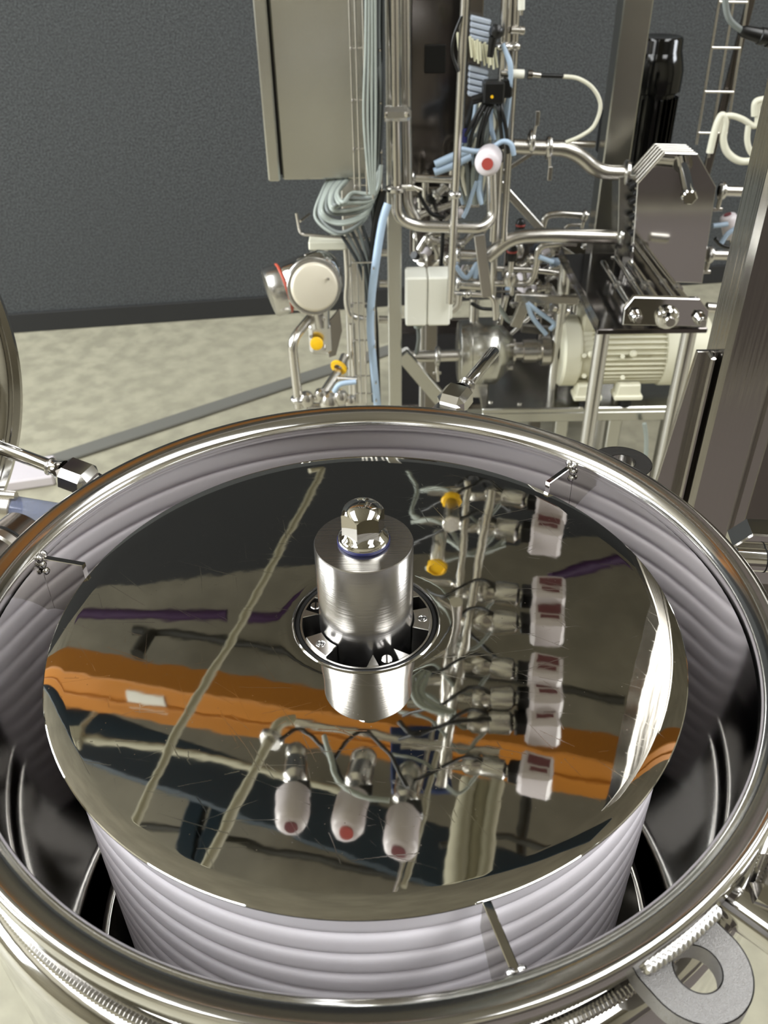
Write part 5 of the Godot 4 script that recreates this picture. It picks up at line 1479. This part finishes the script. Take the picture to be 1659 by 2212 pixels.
func clutter() -> void:
	manifold("pipe_manifold", "dense knot of small pipes and valves left of the broad post", 1085, 1270, 525, 690, -2.22, -2.5, 40, 5)
	manifold("shaded_manifold", "shaded knot of small pipes and valves behind the drop pipe", 884, 985, 420, 560, -2.12, -2.3, 26, 9)
	var pa := H(880, 800, 0.28)  # dark sheet added to stand for the shadowed floor behind the pump
	var o2 := thing("shadow_pan", "dark sheet added for the shadows low behind the pump", "shadow_sheet")
	part(o2, "shadow_sheet", M.new().box(Vector3(pa.x + 0.36, 0.27, -2.72), Vector3(0.80, 0.02, 0.62), 0.003), T.smoke)
	part(o2, "rim", M.new().box(Vector3(pa.x + 0.36, 0.29, -3.02), Vector3(0.80, 0.04, 0.02), 0.003), T.dark_steel)
	for s in [-0.02, 0.74]: part(o2, "leg", M.new().box(Vector3(pa.x + s, 0.13, -2.72), Vector3(0.04, 0.26, 0.04), 0.003), T.dark_steel)
	var list := [
		["process_pipe", "stout pipe stepping down right, ending at the heat exchanger's upper port", [1108, 316, -2.0, 1238, 322, -2.0, 1292, 372, -2.0, 1352, 374, -2.0], 0.0165, 0.045, [[1352, 374, -2.0]]],
		["process_pipe", "stout pipe climbing right to the heat exchanger's lower port", [1052, 556, -2.0, 1104, 512, -2.0, 1180, 508, -2.0, 1345, 512, -2.0], 0.0165, 0.05, [[1338, 512, -2.0]]],
		["process_pipe", "thin level pipe running into the black motor's foot", [1105, 306, -2.2, 1285, 312, -2.2], 0.008, 0.0, []],
		["bend_pipe", "slim pipe with two bends below the stout climbing pipe", [1068, 612, -2.08, 1148, 614, -2.08, 1160, 570, -2.08, 1162, 532, -2.08, 1200, 526, -2.08, 1245, 526, -2.08], 0.0085, 0.035, []],
		["bend_pipe", "slim level pipe ending in a downward bend beside the broad post", [1072, 580, -2.14, 1160, 584, -2.14, 1226, 594, -2.14, 1224, 640, -2.14], 0.0078, 0.03, []],
		["bend_pipe", "short hooked pipe under the broad post's left side", [1172, 490, -2.3, 1178, 466, -2.3, 1205, 462, -2.3, 1270, 466, -2.3], 0.0095, 0.035, [[1262, 466, -2.3]]],
		["level_bar", "level square bar between pump and broad post", [1112, 642, -2.05, 1250, 648, -2.05], 0.011, 0.0, []],
		["level_bar", "short level pipe stub right of the thin upright pipe, upper one", [985, 550, -2.02, 1038, 552, -2.02], 0.0135, 0.0, [[988, 550, -2.02]]],
		["level_bar", "short level pipe stub right of the thin upright pipe, lower one", [985, 612, -2.02, 1042, 616, -2.02], 0.0135, 0.0, [[988, 612, -2.02]]],
		["level_bar", "thin level line with clamps above the pump head", [980, 634, -1.98, 1060, 638, -1.98, 1068, 650, -1.98, 1070, 690, -1.98], 0.0065, 0.02, [[1010, 635, -1.98]]],
		["level_bar", "short elbow pipe leading down behind the white junction box", [992, 636, -1.96, 990, 660, -1.96, 975, 672, -1.96], 0.008, 0.02, []],
		["strut", "flat dark strut slanting between the stout pipes and the pump", [1035, 505, -1.96, 1052, 640, -1.96], 0.0135, 0.0, []],
		["strut", "dark slanting strut rising behind the pump's neck", [1112, 705, -2.06, 1140, 640, -2.06], 0.0145, 0.0, []],
		["strut", "long thin strut slanting down right from the capped valve", [1072, 388, -2.15, 1168, 494, -2.15], 0.010, 0.0, []],
		["strut", "thin strut slanting up right from the capped valve", [1062, 388, -2.05, 1150, 330, -2.05], 0.0055, 0.0, []],
		["strut", "lower thin strut slanting down to the broad post", [1192, 526, -2.15, 1262, 572, -2.15], 0.010, 0.0, []],
		["strut", "level pale bar behind the pump's neck", [1126, 708, -2.2, 1186, 714, -2.2], 0.012, 0.0, []],
		["riser", "upright slim pipe behind the rising pipe loop", [1076, 380, -2.1, 1064, 640, -2.1], 0.009, 0.0, []],
		["riser", "upright thin pipe right of the slim riser", [1094, 640, -2.12, 1080, 700, -2.12], 0.007, 0.0, []],
		["riser", "short upright pipe at the left of the broad post", [1226, 540, -2.2, 1222, 600, -2.2], 0.007, 0.0, []],
		["riser", "short pale upright between deck and level bar", [1072, 645, -2.0, 1072, 686, -2.0], 0.0075, 0.0, []],
		["port_pipe", "upper pipe stub leaving the heat exchanger to the right", [1556, 412, -1.98, 1640, 414, -1.98], 0.0115, 0.0, [[1560, 412, -1.98]]],
		["port_pipe", "lower pipe stub leaving the heat exchanger to the right", [1528, 550, -1.98, 1610, 552, -1.98], 0.0115, 0.0, [[1534, 550, -1.98]]],
		["port_pipe", "lowest pipe stub right of the tie rod plate", [1526, 664, -1.72, 1572, 668, -1.72], 0.011, 0.0, []],
		["back_pipe", "pipe behind the slim post, seen left of it, upper one", [818, 545, -1.97, 850, 546, -1.97], 0.009, 0.0, []],
		["back_pipe", "pipe behind the slim post, seen left of it, middle one", [820, 612, -1.97, 850, 613, -1.97], 0.009, 0.0, []],
		["back_pipe", "pipe behind the slim post, seen left of it, lower one", [818, 690, -1.97, 850, 691, -1.97], 0.009, 0.0, []],
		["back_pipe", "bright bent pipe just left of the lower wire basket", [748, 535, -1.95, 752, 600, -1.95, 748, 650, -1.95, 756, 685, -1.95, 790, 690, -1.95], 0.008, 0.02, []],
		["back_pipe", "pale upright pipe just left of the lower wire basket", [760, 700, -1.9, 768, 870, -1.9], 0.007, 0.0, []],
		["back_pipe", "dark pipe run slanting behind the thin upright pipe, upper one", [890, 470, -2.15, 980, 440, -2.15], 0.008, 0.0, []],
		["back_pipe", "dark bent pipe behind the thin upright pipe, lower one", [905, 540, -2.15, 930, 500, -2.15, 980, 505, -2.15], 0.010, 0.03, []],
	]
	for k in list:
		var o := thing(k[0], k[1], "strut" if k[0] == "strut" else ("bar" if k[0] == "level_bar" else "pipe"))
		var p := pxz(k[2])
		if k[0] == "strut" or (k[0] == "level_bar" and k[3] == 0.011):
			var d: Vector3 = (p[1] - p[0]).normalized()
			part(o, "bar", M.new().box((p[0] + p[1]) * 0.5, Vector3((p[1] - p[0]).length(), k[3] * 1.9, k[3] * 1.3), 0.002, Basis(d, Vector3.BACK.cross(d).normalized(), d.cross(Vector3.BACK.cross(d)).normalized())), T.pipe)
		else:
			part(o, "tube", M.new().tube(p, k[3], k[4], 16), T.pipe)
		for c in k[5]:
			var d: Vector3 = (p[-1] - p[-2]).normalized()
			clamp_on(o, W(c[0], c[1], c[2]), d, k[3])
	# small valves with black red-banded knobs
	for k in [[1106, 545, -2.05, "black valve knob with a red band below the climbing pipe"], [1124, 488, -2.3, "black valve knob with a red band behind the climbing pipe"]]:
		var o := thing("hand_valve", k[3], "valve")
		var c := W(k[0], k[1], k[2])
		part(o, "knob", M.new().lathe(c - Vector3(0, 0.02, 0), Vector3.UP, [Vector2(0, 0), Vector2(0.011, 0), Vector2(0.0125, 0.004), Vector2(0.0125, 0.03), Vector2(0.008, 0.038), Vector2(0, 0.04)], 20), T.black)
		part(o, "band", M.new().lathe(c, Vector3.UP, [Vector2(0.0125, 0), Vector2(0.0132, 0.001), Vector2(0.0132, 0.004), Vector2(0.0125, 0.005)], 20), T.capred, "red band")
		part(o, "stem", M.new().cyl(c - Vector3(0, 0.05, 0), c - Vector3(0, 0.02, 0), 0.007, -1, 14), T.pipe)
		part(o, "body", M.new().lathe(c - Vector3(0, 0.085, 0), Vector3.UP, [Vector2(0, 0), Vector2(0.012, 0.002), Vector2(0.015, 0.012), Vector2(0.015, 0.026), Vector2(0.01, 0.036), Vector2(0, 0.036)], 18), T.pipe)
	# little capped valves and hoses between pump and post
	var i := 0
	for k in [[1152, 560, -2.2], [1185, 545, -2.25], [1205, 575, -2.25], [1128, 575, -2.2], [1100, 590, -2.1], [1178, 622, -2.15], [1150, 630, -2.15], [1245, 615, -2.2], [1215, 672, -2.1], [1015, 585, -2.05], [935, 520, -2.1], [910, 560, -2.1], [960, 560, -2.1]]:
		var c := W(k[0], k[1], k[2])
		var o := thing("small_fitting", ["small clamped fitting, left of the slim bent pipe", "small clamped fitting, under the stout climbing pipe's middle", "small clamped fitting, in the bend of the slim pipe", "small clamped fitting, below the red-banded knob", "small clamped fitting, left of the red-banded knob", "small clamped fitting, on the level square bar", "small clamped fitting, over the pump's neck", "small clamped fitting, against the broad post", "small clamped fitting, above the cream motor's flange", "small clamped fitting, between the two short pipe stubs", "small clamped fitting, in the shade above the junction box", "small clamped fitting, left above the junction box", "small clamped fitting, right above the junction box"][i], "fitting")
		var t := i * 1.9
		var d := Vector3(cos(t), 0.5 * sin(t * 1.3), 0.6 * sin(t)).normalized()
		part(o, "body", M.new().lathe(c - d * 0.018, d, [Vector2(0, 0), Vector2(0.009, 0), Vector2(0.010, 0.006), Vector2(0.016, 0.008), Vector2(0.016, 0.015), Vector2(0.009, 0.017), Vector2(0.009, 0.03), Vector2(0.012, 0.032), Vector2(0.012, 0.04), Vector2(0, 0.042)], 18), T.pipe)
		part(o, "outlet", M.new().tube([c, c + Vector3(0.01, -0.025, 0.0), c + Vector3(0.012, -0.06, -0.01)], 0.006, 0.015, 10), T.pipe)
		part(o, "nut", M.new().cyl(c + d * 0.024, c + d * 0.036, 0.0105, -1, 6), [T.pipe, T.cap, T.dark_steel, T.black][i % 4])
		i += 1
	for k in [[[1140, 655, 1165, 675, 1196, 698, 1188, 712], "pale blue tube bent over towards the cream motor"], [[1140, 655, 1150, 685, 1180, 722], "pale blue tube dropping beside the bent one"], [[985, 575, 1008, 600, 1030, 570, 1026, 600], "pale blue tube looping left of the dark strut"], [[1165, 555, 1195, 566], "short pale blue tube behind the slim bent pipe"], [[1540, 488, 1572, 484], "pale blue tube at the valve right of the heat exchanger"], [[1558, 525, 1572, 505, 1592, 492], "pale blue tube curving beside the lift column"]]:
		solo("blue_tube", k[1], "tube", M.new().cable(px(k[0], -2.0), 0.0058, 9), T.hose)
	for k in [[[1018, 655, 1040, 666, 1068, 668], "black cable sagging above the pump head"], [[905, 420, 930, 460, 960, 470], "black cable behind the thin upright pipe"], [[957, 480, 955, 540, 950, 600], "thick black cable hanging in the shade right of the slim post"], [[1545, 515, 1560, 530, 1580, 535], "black cable by the valve right of the heat exchanger"]]:
		solo("black_line", k[1], "cable", M.new().cable(px(k[0], -2.06), 0.005), T.black)
	for k in [[[1076, 660, 1096, 690, 1110, 700], "pale green strip slanting above the pump's coupling"]]:
		solo("pale_strip", k[1], "strip", M.new().tube(px(k[0], -2.1), 0.006), T.cablepale)
	valve(W(1592, 555, -2.1), (W(1578, 492, -2.1) - W(1592, 555, -2.1)).normalized(), 0.6, "capped valve half hidden behind the lift column")
	valve(W(1205, 582, -2.3), Vector3(-0.9, -0.2, 0.4).normalized(), 0.8, "capped valve lying behind the slim bent pipe", "", true, true)
	# lever clamps on the stepped pipe
	for k in [[1150, 308, "wing clamp standing up from the stepped pipe", -1], [1187, 322, "wing clamp hanging from the stepped pipe", 1]]:
		var o := thing("wing_clamp", k[2], "clamp")
		var c := W(k[0], k[1], -1.985)
		part(o, "band", M.new().lathe(c - Vector3(0.007, 0, 0.015), Vector3.RIGHT, [Vector2(0.0165, 0), Vector2(0.024, 0.002), Vector2(0.026, 0.007), Vector2(0.024, 0.012), Vector2(0.0165, 0.014)], 24), T.satin)
		part(o, "bolt", M.new().cyl(c, c + Vector3(0.005, -0.05 * k[3], 0.004), 0.0035, -1, 10), T.pipe)
		part(o, "wing", M.new().box(c + Vector3(0.005, -0.05 * k[3], 0.006), Vector3(0.01, 0.03, 0.006), 0.0015), T.pipe)
